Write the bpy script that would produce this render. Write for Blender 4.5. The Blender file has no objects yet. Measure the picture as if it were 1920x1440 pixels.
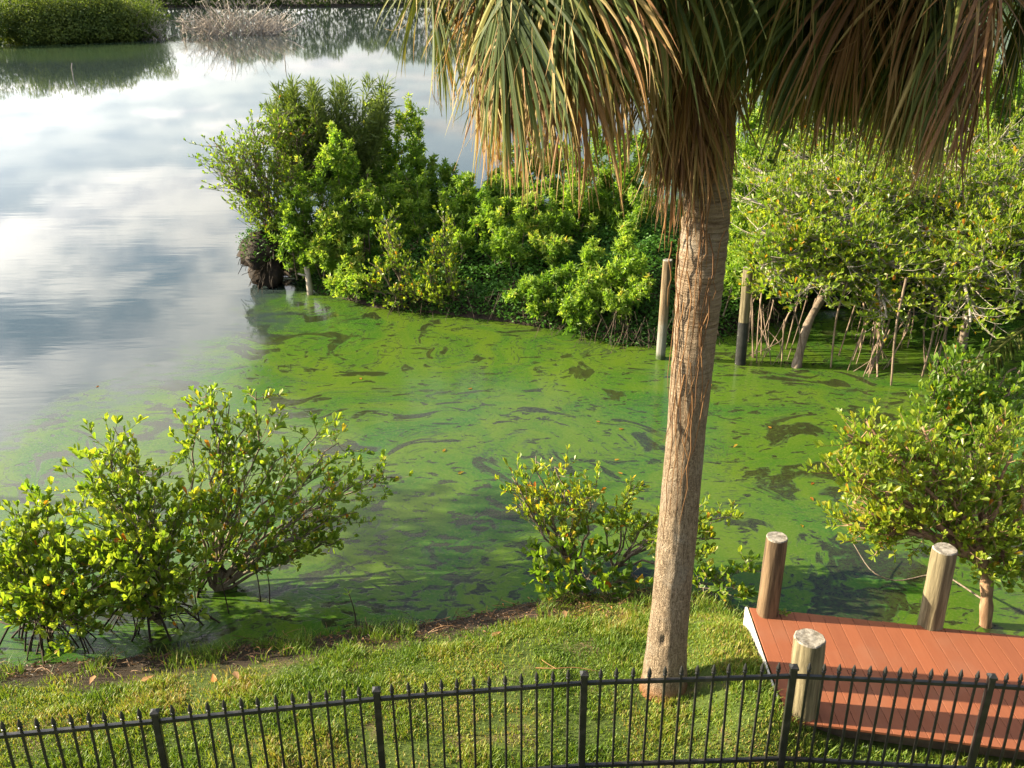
import bpy, math, numpy as np
from mathutils import Matrix, Vector

# ------------------------------------------------------------------ camera, sky, sun, exposure
SC = bpy.context.scene
COL = SC.collection
F_PX, PITCH, ROLL = 1780.0, math.atan(765 / 1780), math.radians(.35)
CAM = np.array([0, 0, 6.9])
_fw = np.array([0, math.cos(PITCH), -math.sin(PITCH)])
_u0 = np.array([0, math.sin(PITCH), math.cos(PITCH)])
_r0 = np.array([1., 0, 0])
_rt = _r0 * math.cos(ROLL) - _u0 * math.sin(ROLL)
_up = _u0 * math.cos(ROLL) + _r0 * math.sin(ROLL)


def ray(x, y):
    return _fw * F_PX + _rt * (x - 960) - _up * (y - 720)


def at(x, y, z):                       # where a line of sight meets the level z
    d = ray(x, y)
    return CAM + d * (z - CAM[2]) / d[2]


def aty(x, y, Y):                      # where it meets the upright plane at distance Y
    d = ray(x, y)
    return CAM + d * Y / d[1]


cam = bpy.data.cameras.new('camera')
cam.sensor_width = 36
cam.lens = F_PX / 1920 * 36
cam.clip_end = 5000
cam_o = bpy.data.objects.new('camera', cam)
COL.objects.link(cam_o)
cam_o.matrix_world = Matrix(((_rt[0], _up[0], -_fw[0], CAM[0]), (_rt[1], _up[1], -_fw[1], CAM[1]),
                             (_rt[2], _up[2], -_fw[2], CAM[2]), (0, 0, 0, 1)))
SC.camera = cam_o

SUN_EL, SUN_AZ = math.radians(22), math.radians(172.5)      # azimuth of the sun, from +X towards +Y
sun = bpy.data.lights.new('sun', 'SUN')
sun.energy = 5.0
sun.angle = math.radians(.53)
sun.color = (1.0, .86, .62)
sun_o = bpy.data.objects.new('sun', sun)
COL.objects.link(sun_o)
_sd = Vector((math.cos(SUN_EL) * math.cos(SUN_AZ), math.cos(SUN_EL) * math.sin(SUN_AZ), math.sin(SUN_EL)))
sun_o.rotation_euler = (-_sd).to_track_quat('-Z', 'Y').to_euler()
sun_o.location = (-20, 10, 15)

SC.view_settings.view_transform = 'Standard'
SC.view_settings.look = 'None'
SC.view_settings.gamma = 1
SC.view_settings.use_curve_mapping = False
SC.view_settings.exposure = 1.95
SC.cycles.use_denoising = True
SC.cycles.max_bounces = 8
SC.cycles.transparent_max_bounces = 8
SC.cycles.caustics_reflective = False
SC.cycles.caustics_refractive = False


def nd(t, kind, ins=None, **props):
    n = t.nodes.new(kind)
    for k, v in props.items():
        setattr(n, k, v)
    for k, v in (ins or {}).items():
        s = n.inputs[k]
        if isinstance(v, bpy.types.NodeSocket):
            t.links.new(v, s)
        else:
            s.default_value = v
    return n


def mth(t, op, a, b=0.0, clamp=False):
    n = nd(t, 'ShaderNodeMath', {0: a, 1: b}, operation=op, use_clamp=clamp)
    return n.outputs[0]


def sstep(t, x, lo, hi):
    n = nd(t, 'ShaderNodeMapRange', {'Value': x, 'From Min': lo, 'From Max': hi, 'To Min': 0.0, 'To Max': 1.0},
           interpolation_type='SMOOTHSTEP')
    return n.outputs['Result']


def mixc(t, f, a, b, mode='MIX'):
    n = nd(t, 'ShaderNodeMix', data_type='RGBA', blend_type=mode)
    for i, v in ((0, f), (6, a), (7, b)):
        if isinstance(v, bpy.types.NodeSocket):
            t.links.new(v, n.inputs[i])
        else:
            n.inputs[i].default_value = v if i == 0 else (*v[:3], 1)
    return n.outputs[2]


def noise(t, vec, scale, detail=4.0, rough=.55, dist=0.0):
    return nd(t, 'ShaderNodeTexNoise', {'Vector': vec, 'Scale': scale, 'Detail': detail, 'Roughness': rough,
                                        'Distortion': dist}).outputs['Fac']


def mapping(t, vec, scale=(1, 1, 1), loc=(0, 0, 0), rot=(0, 0, 0)):
    return nd(t, 'ShaderNodeMapping', {'Vector': vec, 'Scale': scale, 'Location': loc, 'Rotation': rot}).outputs[0]


world = bpy.data.worlds.new('World')
SC.world = world
world.use_nodes = True
t = world.node_tree
t.nodes.clear()
sky = nd(t, 'ShaderNodeTexSky', sky_type='NISHITA', sun_disc=False, sun_elevation=SUN_EL,
         sun_rotation=math.pi / 2 - SUN_AZ, altitude=0, air_density=1.0, dust_density=1.2, ozone_density=1.5)
gen = nd(t, 'ShaderNodeTexCoord').outputs['Generated']
sx = nd(t, 'ShaderNodeSeparateXYZ', {0: gen})
zz = mth(t, 'MAXIMUM', sx.outputs[2], .04)
u = mth(t, 'DIVIDE', sx.outputs[0], zz)
v = mth(t, 'DIVIDE', sx.outputs[1], zz)
uv = nd(t, 'ShaderNodeCombineXYZ', {0: u, 1: v, 2: 3.7}).outputs[0]
n1 = noise(t, mapping(t, uv, (.75, .55, 1), (15.2, -1.6, 0)), 1.0, 6.0, .6, .35)
n2 = noise(t, mapping(t, uv, (2.6, 2.2, 1), (7.7, 1.9, 0)), 1.0, 5.0, .6, .2)
cl = mth(t, 'ADD', mth(t, 'MULTIPLY', n1, .78), mth(t, 'MULTIPLY', n2, .22))
cover = sstep(t, cl, .45, .575)
haze = sstep(t, sx.outputs[2], .30, .10)                  # the low sky is white with far cloud
mask = mth(t, 'MAXIMUM', cover, mth(t, 'MULTIPLY', haze, .5))
shade = sstep(t, n2, .30, .62)
# cloud scatters light forward: brighter towards the sun's quarter of the sky
cg = nd(t, 'ShaderNodeVectorMath', {0: gen, 1: tuple(_sd)}, operation='DOT_PRODUCT').outputs['Value']
cg = mth(t, 'POWER', mth(t, 'MAXIMUM', cg, 0.0), 2.0)
clum = mth(t, 'ADD', 3.6, mth(t, 'MULTIPLY', cg, 31.0))
ctone = mixc(t, shade, (.55, .56, .62), (1.05, 1.0, .93))
ccol = nd(t, 'ShaderNodeVectorMath', {0: ctone, 'Scale': clum}, operation='SCALE').outputs[0]
scol = mixc(t, mask, sky.outputs[0], ccol)
bg = nd(t, 'ShaderNodeBackground', {'Color': scol, 'Strength': .065})
t.links.new(bg.outputs[0], nd(t, 'ShaderNodeOutputWorld').inputs[0])

# ------------------------------------------------------------------ small helpers
WZ = -.7                                # level of the water
rng = np.random.default_rng(11)
UP = np.array([0, 0, 1.])


def unit(v):
    v = np.asarray(v, float)
    return v / np.maximum(np.linalg.norm(v, axis=-1, keepdims=True), 1e-9)


class Noise2:
    def __init__(s, seed, n=256):
        s.g = np.random.default_rng(seed).random((n, n))
        s.n = n

    def __call__(s, x, y):
        x, y = np.asarray(x, float), np.asarray(y, float)
        i, j = np.floor(x).astype(int), np.floor(y).astype(int)
        fx, fy = x - i, y - j
        fx, fy = fx * fx * (3 - 2 * fx), fy * fy * (3 - 2 * fy)
        n, g = s.n, s.g
        a, b, c, d = g[i % n, j % n], g[(i + 1) % n, j % n], g[i % n, (j + 1) % n], g[(i + 1) % n, (j + 1) % n]
        return a + (b - a) * fx + (c - a) * fy + (a - b - c + d) * fx * fy


NZ = Noise2(5)


def fbm(x, y, o=3):
    s, a, w = 0, .5, 0
    for k in range(o):
        s = s + a * NZ(x * 2 ** k + 17 * k, y * 2 ** k + 31 * k)
        w += a
        a *= .5
    return s / w


def mesh(name, V, faces, mat, tint=None, smooth=False):
    me = bpy.data.meshes.new(name)
    V = np.asarray(V, np.float32)
    faces = [np.asarray(f, np.int32) for f in faces if len(f)]
    me.vertices.add(len(V))
    me.vertices.foreach_set('co', V.ravel())
    idx = np.concatenate([f.ravel() for f in faces])
    tot = np.concatenate([np.full(len(f), f.shape[1], np.int32) for f in faces])
    me.loops.add(len(idx))
    me.loops.foreach_set('vertex_index', idx)
    me.polygons.add(len(tot))
    me.polygons.foreach_set('loop_start', np.concatenate([[0], np.cumsum(tot)[:-1]]).astype(np.int32))
    me.polygons.foreach_set('loop_total', tot)
    me.polygons.foreach_set('use_smooth', np.full(len(tot), bool(smooth)))
    if tint is not None:
        a = me.attributes.new('tint', 'FLOAT', 'POINT')
        a.data.foreach_set('value', np.asarray(tint, np.float32))
    me.materials.append(mat)
    me.update(calc_edges=True)
    return me


class GB:                               # gathers geometry that becomes ONE mesh object
    def __init__(s):
        s.V, s.Q, s.T3, s.t, s.n = [], [], [], [], 0

    def add(s, V, quads=None, tris=None, tint=.5):
        V = np.asarray(V, float)
        if quads is not None and len(quads):
            s.Q.append(np.asarray(quads) + s.n)
        if tris is not None and len(tris):
            s.T3.append(np.asarray(tris) + s.n)
        s.V.append(V)
        s.t.append(np.broadcast_to(np.asarray(tint, float), (len(V),)))
        s.n += len(V)

    def empty(s):
        return s.n == 0

    def mesh(s, name, mat, smooth=False):
        f = []
        if s.Q:
            f.append(np.concatenate(s.Q))
        if s.T3:
            f.append(np.concatenate(s.T3))
        return mesh(name, np.concatenate(s.V), f, mat, np.concatenate(s.t), smooth)

    def build(s, name, mat, parent=None, smooth=False, loc=None):
        return link(name, s.mesh(name, mat, smooth), parent, loc)


def link(name, me, parent=None, loc=None):
    o = bpy.data.objects.new(name, me)
    COL.objects.link(o)
    if parent is not None:
        o.parent = parent
    if loc is not None:
        o.location = loc
    return o


def tag(o, label=None, cat=None, group=None, kind=None):
    for k, v in (('label', label), ('category', cat), ('group', group), ('kind', kind)):
        if v:
            o[k] = v
    return o


def thing(name, label, cat, loc, group=None):
    o = bpy.data.objects.new(name, None)
    o.empty_display_size = .1
    COL.objects.link(o)
    o.location = [float(c) for c in loc]
    return tag(o, label, cat, group)


def tube(gb, P, R, k=6, tint=.5, cap=True):
    P = np.asarray(P, float)
    n = len(P)
    R = np.broadcast_to(np.asarray(R, float), (n,))
    T = unit(np.gradient(P, axis=0))
    ref = np.array([0, 0, 1.]) if abs(T[0][2]) < .8 else np.array([1., 0, 0])
    A = unit(np.cross(T, ref))
    B = np.cross(T, A)
    a = np.arange(k) * 2 * math.pi / k
    V = P[:, None] + R[:, None, None] * (np.cos(a)[None, :, None] * A[:, None] + np.sin(a)[None, :, None] * B[:, None])
    i, j = np.meshgrid(np.arange(n - 1), np.arange(k), indexing='ij')
    j2 = (j + 1) % k
    Q = np.stack([i * k + j, i * k + j2, (i + 1) * k + j2, (i + 1) * k + j], -1).reshape(-1, 4)
    V = V.reshape(-1, 3)
    tr = None
    if cap:
        V = np.concatenate([V, P[-1:] + T[-1:] * R[-1] * .3])
        e = (n - 1) * k
        tr = [(e + q, e + (q + 1) % k, n * k) for q in range(k)]
    tt = tint
    if np.ndim(tint) == 1:
        tt = np.repeat(tint, k)
        if cap:
            tt = np.append(tt, tt[-1])
    gb.add(V, Q, tr, tt)


def bez(a, b, c, n=7):
    s = np.linspace(0, 1, n)[:, None]
    return (1 - s) ** 2 * a + 2 * s * (1 - s) * b + s * s * c


def path(pts, n=12):                    # smooth line through given points
    pts = np.asarray(pts, float)
    s = np.linspace(0, 1, len(pts))
    q = np.linspace(0, 1, n)
    out = np.stack([np.interp(q, s, pts[:, k]) for k in range(3)], 1)
    for _ in range(2):
        out[1:-1] = out[1:-1] * .5 + (out[:-2] + out[2:]) * .25
    return out


def box(gb, c, h, tint=.5, M=None):
    s = np.array([[x, y, z] for z in (-1, 1) for x, y in ((-1, -1), (1, -1), (1, 1), (-1, 1))], float) * h
    if M is not None:
        s = s @ np.asarray(M).T
    gb.add(s + c, [(3, 2, 1, 0), (4, 5, 6, 7), (0, 1, 5, 4), (1, 2, 6, 5), (2, 3, 7, 6), (3, 0, 4, 7)], None, tint)


LEAF = {  # along, across, lift
    'obovate': (np.array([[0, 0, 0], [.38, -.33, .10], [.76, -.5, .09], [1, 0, -.02], [.76, .5, .09], [.38, .33, .10]]),
                np.array([[0, 1, 2, 3], [0, 3, 4, 5]])),
    'lance': (np.array([[0, 0, 0], [.45, -.5, .10], [1, 0, -.06], [.45, .5, .10]]), np.array([[0, 1, 2], [0, 2, 3]])),
    'heart': (np.array([[0, 0, 0], [.12, -.45, .06], [.55, -.42, .09], [1, 0, -.10], [.55, .42, .09], [.12, .45, .06]]),
              np.array([[0, 1, 2, 3], [0, 3, 4, 5]])),
}


def leaf_frame(D, N):
    D = unit(D)
    S = unit(np.cross(D, N))
    return D, S, np.cross(S, D)


def leaves(gb, P, D, N, L, W, T, kind='obovate'):
    if not len(P):
        return
    tv, tf = LEAF[kind]
    D, S, N = leaf_frame(D, N)
    k = len(tv)
    L, W = np.asarray(L)[:, None, None], np.asarray(W)[:, None, None]
    V = (P[:, None] + D[:, None] * tv[None, :, 0:1] * L + S[:, None] * tv[None, :, 1:2] * W + N[:, None] * tv[None, :, 2:3] * L)
    Fc = (tf[None] + (np.arange(len(P)) * k)[:, None, None]).reshape(-1, tf.shape[1])
    if tf.shape[1] == 4:
        gb.add(V.reshape(-1, 3), Fc, None, np.repeat(T, k))
    else:
        gb.add(V.reshape(-1, 3), None, Fc, np.repeat(T, k))


# ------------------------------------------------------------------ materials
def new_mat(name):
    m = bpy.data.materials.new(name)
    m.use_nodes = True
    m.node_tree.nodes.clear()
    return m, m.node_tree


def out(t, s, disp=None):
    o = nd(t, 'ShaderNodeOutputMaterial')
    t.links.new(s, o.inputs[0])


def ramp(t, fac, stops):
    n = nd(t, 'ShaderNodeValToRGB', {0: fac})
    e = n.color_ramp.elements
    while len(e) < len(stops):
        e.new(.5)
    for el, (p, c) in zip(e, stops):
        el.position = p
        el.color = (*c, 1)
    return n.outputs[0]


def leaf_mat(name, stops, trans=.35, rough=.45, spec=.4, tcol=(1.36, 1.34, .52)):
    m, t = new_mat(name)
    a = nd(t, 'ShaderNodeAttribute', attribute_name='tint').outputs['Fac']
    c = ramp(t, a, stops)
    p = nd(t, 'ShaderNodeBsdfPrincipled', {'Base Color': c, 'Roughness': rough, 'Specular IOR Level': spec})
    tc = mixc(t, 1.0, c, tcol, 'MULTIPLY')
    tr = nd(t, 'ShaderNodeBsdfTranslucent', {'Color': tc})
    mx = nd(t, 'ShaderNodeMixShader', {0: trans, 1: p.outputs[0], 2: tr.outputs[0]})
    out(t, mx.outputs[0])
    return m


GREEN = [(0, (.022, .055, .010)), (.3, (.065, .140, .018)), (.55, (.138, .230, .024)), (.75, (.265, .33, .04)),
         (.88, (.46, .32, .03)), (1, (.40, .13, .02))]
M_LEAF = leaf_mat('mangrove_leaf', GREEN, .54, .38, .5)
M_PEPPER = leaf_mat('shrub_leaf', [(0, (.022, .060, .012)), (.35, (.085, .190, .022)), (.65, (.205, .325, .042)),
                                   (.85, (.33, .42, .09)), (1, (.42, .30, .09))], .55, .45, .4)
M_VINE = leaf_mat('vine_leaf', [(0, (.025, .075, .012)), (.5, (.060, .165, .022)), (1, (.14, .27, .04))], .42, .5, .3)
M_NEEDLE = leaf_mat('needle_leaf', [(0, (.14, .20, .06)), (1, (.27, .33, .11))], .55, .6, .2)
M_FAR = leaf_mat('far_leaf', [(0, (.030, .055, .018)), (.5, (.085, .130, .030)), (1, (.19, .23, .05))], .4, .6, .25)
M_PALM = leaf_mat('palm_leaf', [(0, (.030, .052, .014)), (.3, (.072, .098, .020)), (.48, (.19, .19, .045)), (.62, (.34, .245, .095)),
                                (.8, (.27, .145, .06)), (1, (.13, .065, .032))], .28, .58, .28, (1.2, 1.05, .6))
M_GRASS = leaf_mat('grass_blade', [(0, (.045, .100, .012)), (.4, (.115, .195, .020)), (.7, (.21, .27, .035)), (.88, (.34, .29, .08)),
                                   (1, (.25, .16, .07))], .35, .5, .3)
M_LITTER = leaf_mat('dead_leaf', [(0, (.035, .022, .012)), (.5, (.12, .065, .03)), (.8, (.28, .16, .07)), (1, (.45, .20, .06))], .15, .6, .3)


def bark_mat(name, a, b, scale=14.0, stretch=.18, bump=.5, rough=.85):
    m, t = new_mat(name)
    co = nd(t, 'ShaderNodeTexCoord').outputs['Object']
    n = noise(t, mapping(t, co, (1, 1, stretch)), scale, 6, .65, .3)
    n2 = noise(t, co, 1.7, 4, .6)
    at_ = nd(t, 'ShaderNodeAttribute', attribute_name='tint').outputs['Fac']
    c = mixc(t, sstep(t, n, .35, .68), a, b)
    c = mixc(t, mth(t, 'MULTIPLY', n2, .5), c, tuple(.6 * q for q in a))
    c = mixc(t, 1.0, c, ramp(t, at_, [(0, (.25, .24, .23)), (.5, (1, 1, 1)), (1, (1.7, 1.6, 1.5))]), 'MULTIPLY')
    bp = nd(t, 'ShaderNodeBump', {'Strength': bump, 'Distance': .02, 'Height': n})
    p = nd(t, 'ShaderNodeBsdfPrincipled', {'Base Color': c, 'Roughness': rough, 'Specular IOR Level': .25, 'Normal': bp.outputs[0]})
    out(t, p.outputs[0])
    return m


M_TWIG = bark_mat('twig_bark', (.13, .095, .065), (.27, .22, .165), 20)
M_DARKTWIG = bark_mat('wet_root_bark', (.022, .017, .012), (.07, .05, .035), 20)
M_PALETWIG = bark_mat('pale_twig_bark', (.22, .19, .15), (.46, .41, .34), 20)
M_ROOT = bark_mat('prop_root_bark', (.14, .10, .07), (.34, .25, .175), 16)
M_ORANGE = bark_mat('warm_mangrove_bark', (.17, .095, .055), (.42, .26, .15), 12)
M_DEAD = bark_mat('dead_wood', (.33, .29, .25), (.56, .51, .45), 3)
M_PEAT = bark_mat('peat', (.012, .009, .007), (.05, .034, .022), 7, 1.0, 1.0)

# palm trunk
m, t = new_mat('palm_bark')
co = nd(t, 'ShaderNodeTexCoord').outputs['Object']
sz = nd(t, 'ShaderNodeSeparateXYZ', {0: co}).outputs[2]
fis = noise(t, mapping(t, co, (1, 1, .16)), 46, 8, .75, 1.2)
rings = noise(t, mapping(t, co, (.6, .6, 6.5)), 6.5, 4, .6, .6)
blot = noise(t, co, 3.2, 5, .65, .3)
vor = nd(t, 'ShaderNodeTexVoronoi', {'Vector': mapping(t, nd(t, 'ShaderNodeVectorMath', {0: co, 1: nd(t, 'ShaderNodeVectorMath', {0: nd(t, 'ShaderNodeTexNoise', {'Vector': co, 'Scale': 9.0}).outputs['Color'], 'Scale': .35}, operation='SCALE').outputs[0]}, operation='ADD').outputs[0], (1, 1, .38)), 'Scale': 26.0},
         feature='DISTANCE_TO_EDGE').outputs['Distance']
fis = mth(t, 'ADD', mth(t, 'MULTIPLY', fis, .72), mth(t, 'MULTIPLY', sstep(t, vor, .0, .22), .09))
fis = mth(t, 'ADD', fis, .07)
hi = sstep(t, sz, 2.6, 4.6)
h = mixc(t, hi, mth(t, 'ADD', fis, 0), mth(t, 'ADD', mth(t, 'MULTIPLY', rings, .75), mth(t, 'MULTIPLY', fis, .3)))
c = ramp(t, h, [(.33, (.055, .036, .022)), (.43, (.225, .165, .106)), (.55, (.385, .295, .198)), (.75, (.49, .395, .28))])
c = mixc(t, mth(t, 'MULTIPLY', hi, .45), c, (.14, .09, .055))
c = mixc(t, mth(t, 'MULTIPLY', sstep(t, blot, .52, .72), .55), c, (.36, .32, .26))
c = mixc(t, sstep(t, sz, .26, .0), c, (.28, .13, .05))
bp = nd(t, 'ShaderNodeBump', {'Strength': 1.0, 'Distance': .08, 'Height': h})
p = nd(t, 'ShaderNodeBsdfPrincipled', {'Base Color': c, 'Roughness': .9, 'Specular IOR Level': .2, 'Normal': bp.outputs[0]})
out(t, p.outputs[0])
M_PTRUNK = m

# black fence paint
m, t = new_mat('black_fence_paint')
co = nd(t, 'ShaderNodeTexCoord').outputs['Object']
n = noise(t, co, 9, 5, .6)
c = mixc(t, sstep(t, n, .45, .75), (.012, .012, .011), (.035, .032, .027))
r = nd(t, 'ShaderNodeMapRange', {'Value': n, 'To Min': .28, 'To Max': .55}).outputs[0]
p = nd(t, 'ShaderNodeBsdfPrincipled', {'Base Color': c, 'Roughness': r, 'Specular IOR Level': .5})
out(t, p.outputs[0])
M_IRON = m

# composite deck boards
m, t = new_mat('deck_board')
co = nd(t, 'ShaderNodeTexCoord').outputs['Object']
ri = nd(t, 'ShaderNodeObjectInfo').outputs['Random']
g = noise(t, mapping(t, co, (1, .06, 1)), 70, 4, .6)
d = noise(t, co, 1.6, 5, .6)
c = mixc(t, g, (.200, .062, .027), (.262, .088, .039))
c = mixc(t, mth(t, 'MULTIPLY', sstep(t, d, .5, .75), .25), c, (.24, .13, .08))
c = mixc(t, 1.0, c, ramp(t, ri, [(0, (.90, .90, .92)), (1, (1.08, 1.06, 1.04))]), 'MULTIPLY')
bp = nd(t, 'ShaderNodeBump', {'Strength': .25, 'Distance': .004, 'Height': g})
p = nd(t, 'ShaderNodeBsdfPrincipled', {'Base Color': c, 'Roughness': .62, 'Specular IOR Level': .3, 'Normal': bp.outputs[0]})
out(t, p.outputs[0])
M_BOARD = m


def plain(name, c1, c2, scale=8, rough=.7, bump=.1, stretch=(1, 1, 1)):
    m, t = new_mat(name)
    co = nd(t, 'ShaderNodeTexCoord').outputs['Object']
    n = noise(t, mapping(t, co, stretch), scale, 6, .65)
    c = mixc(t, sstep(t, n, .3, .7), c1, c2)
    bp = nd(t, 'ShaderNodeBump', {'Strength': bump, 'Distance': .02, 'Height': n})
    p = nd(t, 'ShaderNodeBsdfPrincipled', {'Base Color': c, 'Roughness': rough, 'Specular IOR Level': .3, 'Normal': bp.outputs[0]})
    out(t, p.outputs[0])
    return m


M_WHITE = plain('white_fascia', (.62, .57, .49), (.80, .76, .68), 5, .6)
M_JOIST = plain('dark_joist', (.05, .035, .025), (.10, .075, .05), 6, .9, .3)
M_PILING = bark_mat('treated_piling', (.10, .082, .045), (.30, .25, .145), 22, .07, .7)
M_PILING2 = bark_mat('brown_piling', (.075, .050, .028), (.22, .145, .08), 22, .07, .7)
M_PILWET = None
M_CUT = plain('weathered_cut_end', (.10, .085, .06), (.34, .31, .26), 16, .9, .6)
M_WRAP = plain('black_piling_wrap', (.012, .012, .012), (.03, .03, .028), 6, .5, .1)
M_GREYP = plain('grey_piling_foot', (.10, .10, .085), (.24, .235, .20), 9, .8, .3, (1, 1, .2))
M_MUD = plain('peat_mud', (.014, .011, .008), (.05, .036, .022), 2.2, .9, .8)
M_SAND = plain('wet_sand_mud', (.10, .075, .042), (.17, .13, .07), 3, .8, .3)

# old piling greying towards the waterline
m, t = new_mat('greying_piling')
co = nd(t, 'ShaderNodeTexCoord').outputs['Object']
sz = nd(t, 'ShaderNodeSeparateXYZ', {0: co}).outputs[2]
n = noise(t, mapping(t, co, (1, 1, .07)), 22, 6, .65, .3)
n2 = noise(t, co, 4, 5, .7)
c = mixc(t, sstep(t, n, .35, .68), (.085, .060, .034), (.23, .165, .095))
lowz = sstep(t, mth(t, 'ADD', sz, mth(t, 'MULTIPLY', mth(t, 'SUBTRACT', n2, .5), 1.1)), 1.5, .7)
c = mixc(t, lowz, c, mixc(t, n, (.10, .10, .085), (.26, .255, .22)))
c = mixc(t, sstep(t, mth(t, 'ADD', sz, mth(t, 'MULTIPLY', n2, .25)), .62, .45), c, (.05, .07, .03))
bp = nd(t, 'ShaderNodeBump', {'Strength': .6, 'Distance': .02, 'Height': n})
p = nd(t, 'ShaderNodeBsdfPrincipled', {'Base Color': c, 'Roughness': .85, 'Specular IOR Level': .25, 'Normal': bp.outputs[0]})
out(t, p.outputs[0])
M_PILWET = m

# lawn soil under the blades
m, t = new_mat('lawn_soil')
co = nd(t, 'ShaderNodeTexCoord').outputs['Object']
tn = nd(t, 'ShaderNodeAttribute', attribute_name='tint').outputs['Fac']
n = noise(t, co, 1.3, 6, .65)
nf = noise(t, co, 30, 5, .7)
g = mixc(t, nf, (.035, .060, .012), (.085, .115, .022))
g = mixc(t, sstep(t, n, .52, .66), g, (.14, .11, .05))
mud = mixc(t, nf, (.014, .011, .008), (.060, .044, .028))
c = mixc(t, tn, g, mud)
bp = nd(t, 'ShaderNodeBump', {'Strength': .8, 'Distance': .03, 'Height': nf})
p = nd(t, 'ShaderNodeBsdfPrincipled', {'Base Color': c, 'Roughness': .95, 'Specular IOR Level': .15, 'Normal': bp.outputs[0]})
out(t, p.outputs[0])
M_SOIL = m

# water with its algae film
m, t = new_mat('algae_water')
co = nd(t, 'ShaderNodeTexCoord').outputs['Object']
sp = nd(t, 'ShaderNodeSeparateXYZ', {0: co})
X, Y = sp.outputs[0], sp.outputs[1]
# how far inside the bloom: the film thins out to open water on the left and beyond the point
w1 = nd(t, 'ShaderNodeTexNoise', {'Vector': co, 'Scale': .16, 'Detail': 3.0, 'Roughness': .55})
warp = nd(t, 'ShaderNodeVectorMath', {0: w1.outputs['Color'], 1: (.5, .5, .5)}, operation='SUBTRACT').outputs[0]
cow = nd(t, 'ShaderNodeVectorMath', {0: co, 1: nd(t, 'ShaderNodeVectorMath', {0: warp, 'Scale': 9.0}, operation='SCALE').outputs[0]},
         operation='ADD').outputs[0]
dl = mth(t, 'ADD', mth(t, 'MULTIPLY', X, .92), mth(t, 'MULTIPLY', Y, -.39))      # across the edge line
big = noise(t, cow, .22, 4, .6, .4)
inside = sstep(t, mth(t, 'ADD', dl, mth(t, 'MULTIPLY', mth(t, 'SUBTRACT', big, .5), 9.0)), -17.2, -9.8)
# flecks, patches and swirled seams of open water
stre = mapping(t, cow, (.55, 1.0, 1), (0, 0, 0), (0, 0, .25))
fl = noise(t, mapping(t, co, (1.0, 2.0, 1), (0, 0, 0), (0, 0, .15)), 2.6, 5, .62, .5)
pt = noise(t, stre, 1.15, 5, .6, .6)
sw = noise(t, stre, .55, 3, .5, 1.2)
seam = mth(t, 'ABSOLUTE', mth(t, 'SUBTRACT', sw, .5))
seam = mth(t, 'ADD', seam, mth(t, 'MULTIPLY', mth(t, 'SUBTRACT', fl, .35), .10))
fl2 = noise(t, mapping(t, cow, (1.0, 2.4, 1), (3, 1, 0), (0, 0, .3)), 5.5, 4, .65, .6)
mid = noise(t, cow, .7, 3, .55, .8)
nearb = nd(t, 'ShaderNodeVectorMath', {0: co, 1: (-1.2, 11.0, WZ)}, operation='DISTANCE').outputs['Value']
nearb = mth(t, 'MULTIPLY', sstep(t, nearb, 3.4, .8), .055)            # film opens over the shallows: part clear water, mostly shadow put into the colour
fl = mth(t, 'ADD', fl, nearb)
h0 = sstep(t, mth(t, 'ADD', fl2, mth(t, 'MULTIPLY', mth(t, 'SUBTRACT', mid, .5), .55)), .60, .65)
sw2 = noise(t, mapping(t, cow, (.6, 1.1, 1), (7, 2, 0), (0, 0, -.2)), 1.25, 3, .5, 1.6)
seam2 = mth(t, 'ADD', mth(t, 'ABSOLUTE', mth(t, 'SUBTRACT', sw2, .5)), mth(t, 'MULTIPLY', mth(t, 'SUBTRACT', fl2, .42), .16))
h4 = sstep(t, seam2, .012, .002)
h1 = mth(t, 'MAXIMUM', mth(t, 'MAXIMUM', sstep(t, fl, .585, .625), mth(t, 'MULTIPLY', h0, .65)), mth(t, 'MULTIPLY', h4, .7))
h2 = mth(t, 'MULTIPLY', sstep(t, pt, .562, .60), sstep(t, fl, .30, .42))
h3 = sstep(t, seam, .018, .006)
holes = mth(t, 'MAXIMUM', mth(t, 'MAXIMUM', h1, h2), h3)
thr = mth(t, 'ADD', mth(t, 'MULTIPLY', fl, .55), mth(t, 'MULTIPLY', big, .45))
film = sstep(t, mth(t, 'SUBTRACT', mth(t, 'MULTIPLY', inside, 1.0), thr), -.25, .12)
# the shallow green strip along the far island
isl = mth(t, 'MULTIPLY', sstep(t, Y, 96.0, 106.0), mth(t, 'MULTIPLY', sstep(t, Y, 134.0, 124.0), sstep(t, X, -33.0, -44.0)))
film = mth(t, 'MAXIMUM', film, mth(t, 'MULTIPLY', isl, .45))
alg = mth(t, 'MULTIPLY', film, mth(t, 'SUBTRACT', 1.0, mth(t, 'MULTIPLY', holes, mth(t, 'ADD', .70, mth(t, 'MULTIPLY', sstep(t, noise(t, co, 16, 4, .75), .38, .6), .28)))))
tone = noise(t, cow, .45, 5, .6, .8)
fine = noise(t, co, 24, 4, .75)
ga = mixc(t, sstep(t, tone, .32, .68), (.024, .084, .009), (.066, .114, .008))
ga = mixc(t, mth(t, 'MULTIPLY', sstep(t, fine, .42, .72), .6), ga, (.100, .135, .030))
op = mixc(t, mth(t, 'MULTIPLY', holes, film), (.030, .045, .043), (.019, .019, .010))
c = mixc(t, alg, op, ga)
rip = noise(t, mapping(t, co, (.35, 1.6, 1)), 1.3, 3, .5, .2)
rip2 = noise(t, mapping(t, co, (.12, .7, 1)), .5, 2, .5)
hgt = mth(t, 'ADD', rip, mth(t, 'MULTIPLY', rip2, 1.5))
fade = mth(t, 'POWER', mth(t, 'DIVIDE', 14.0, mth(t, 'MAXIMUM', Y, 14.0)), 1.9)
bp = nd(t, 'ShaderNodeBump', {'Strength': mth(t, 'MULTIPLY', fade, .06), 'Distance': .10, 'Height': hgt})
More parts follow.
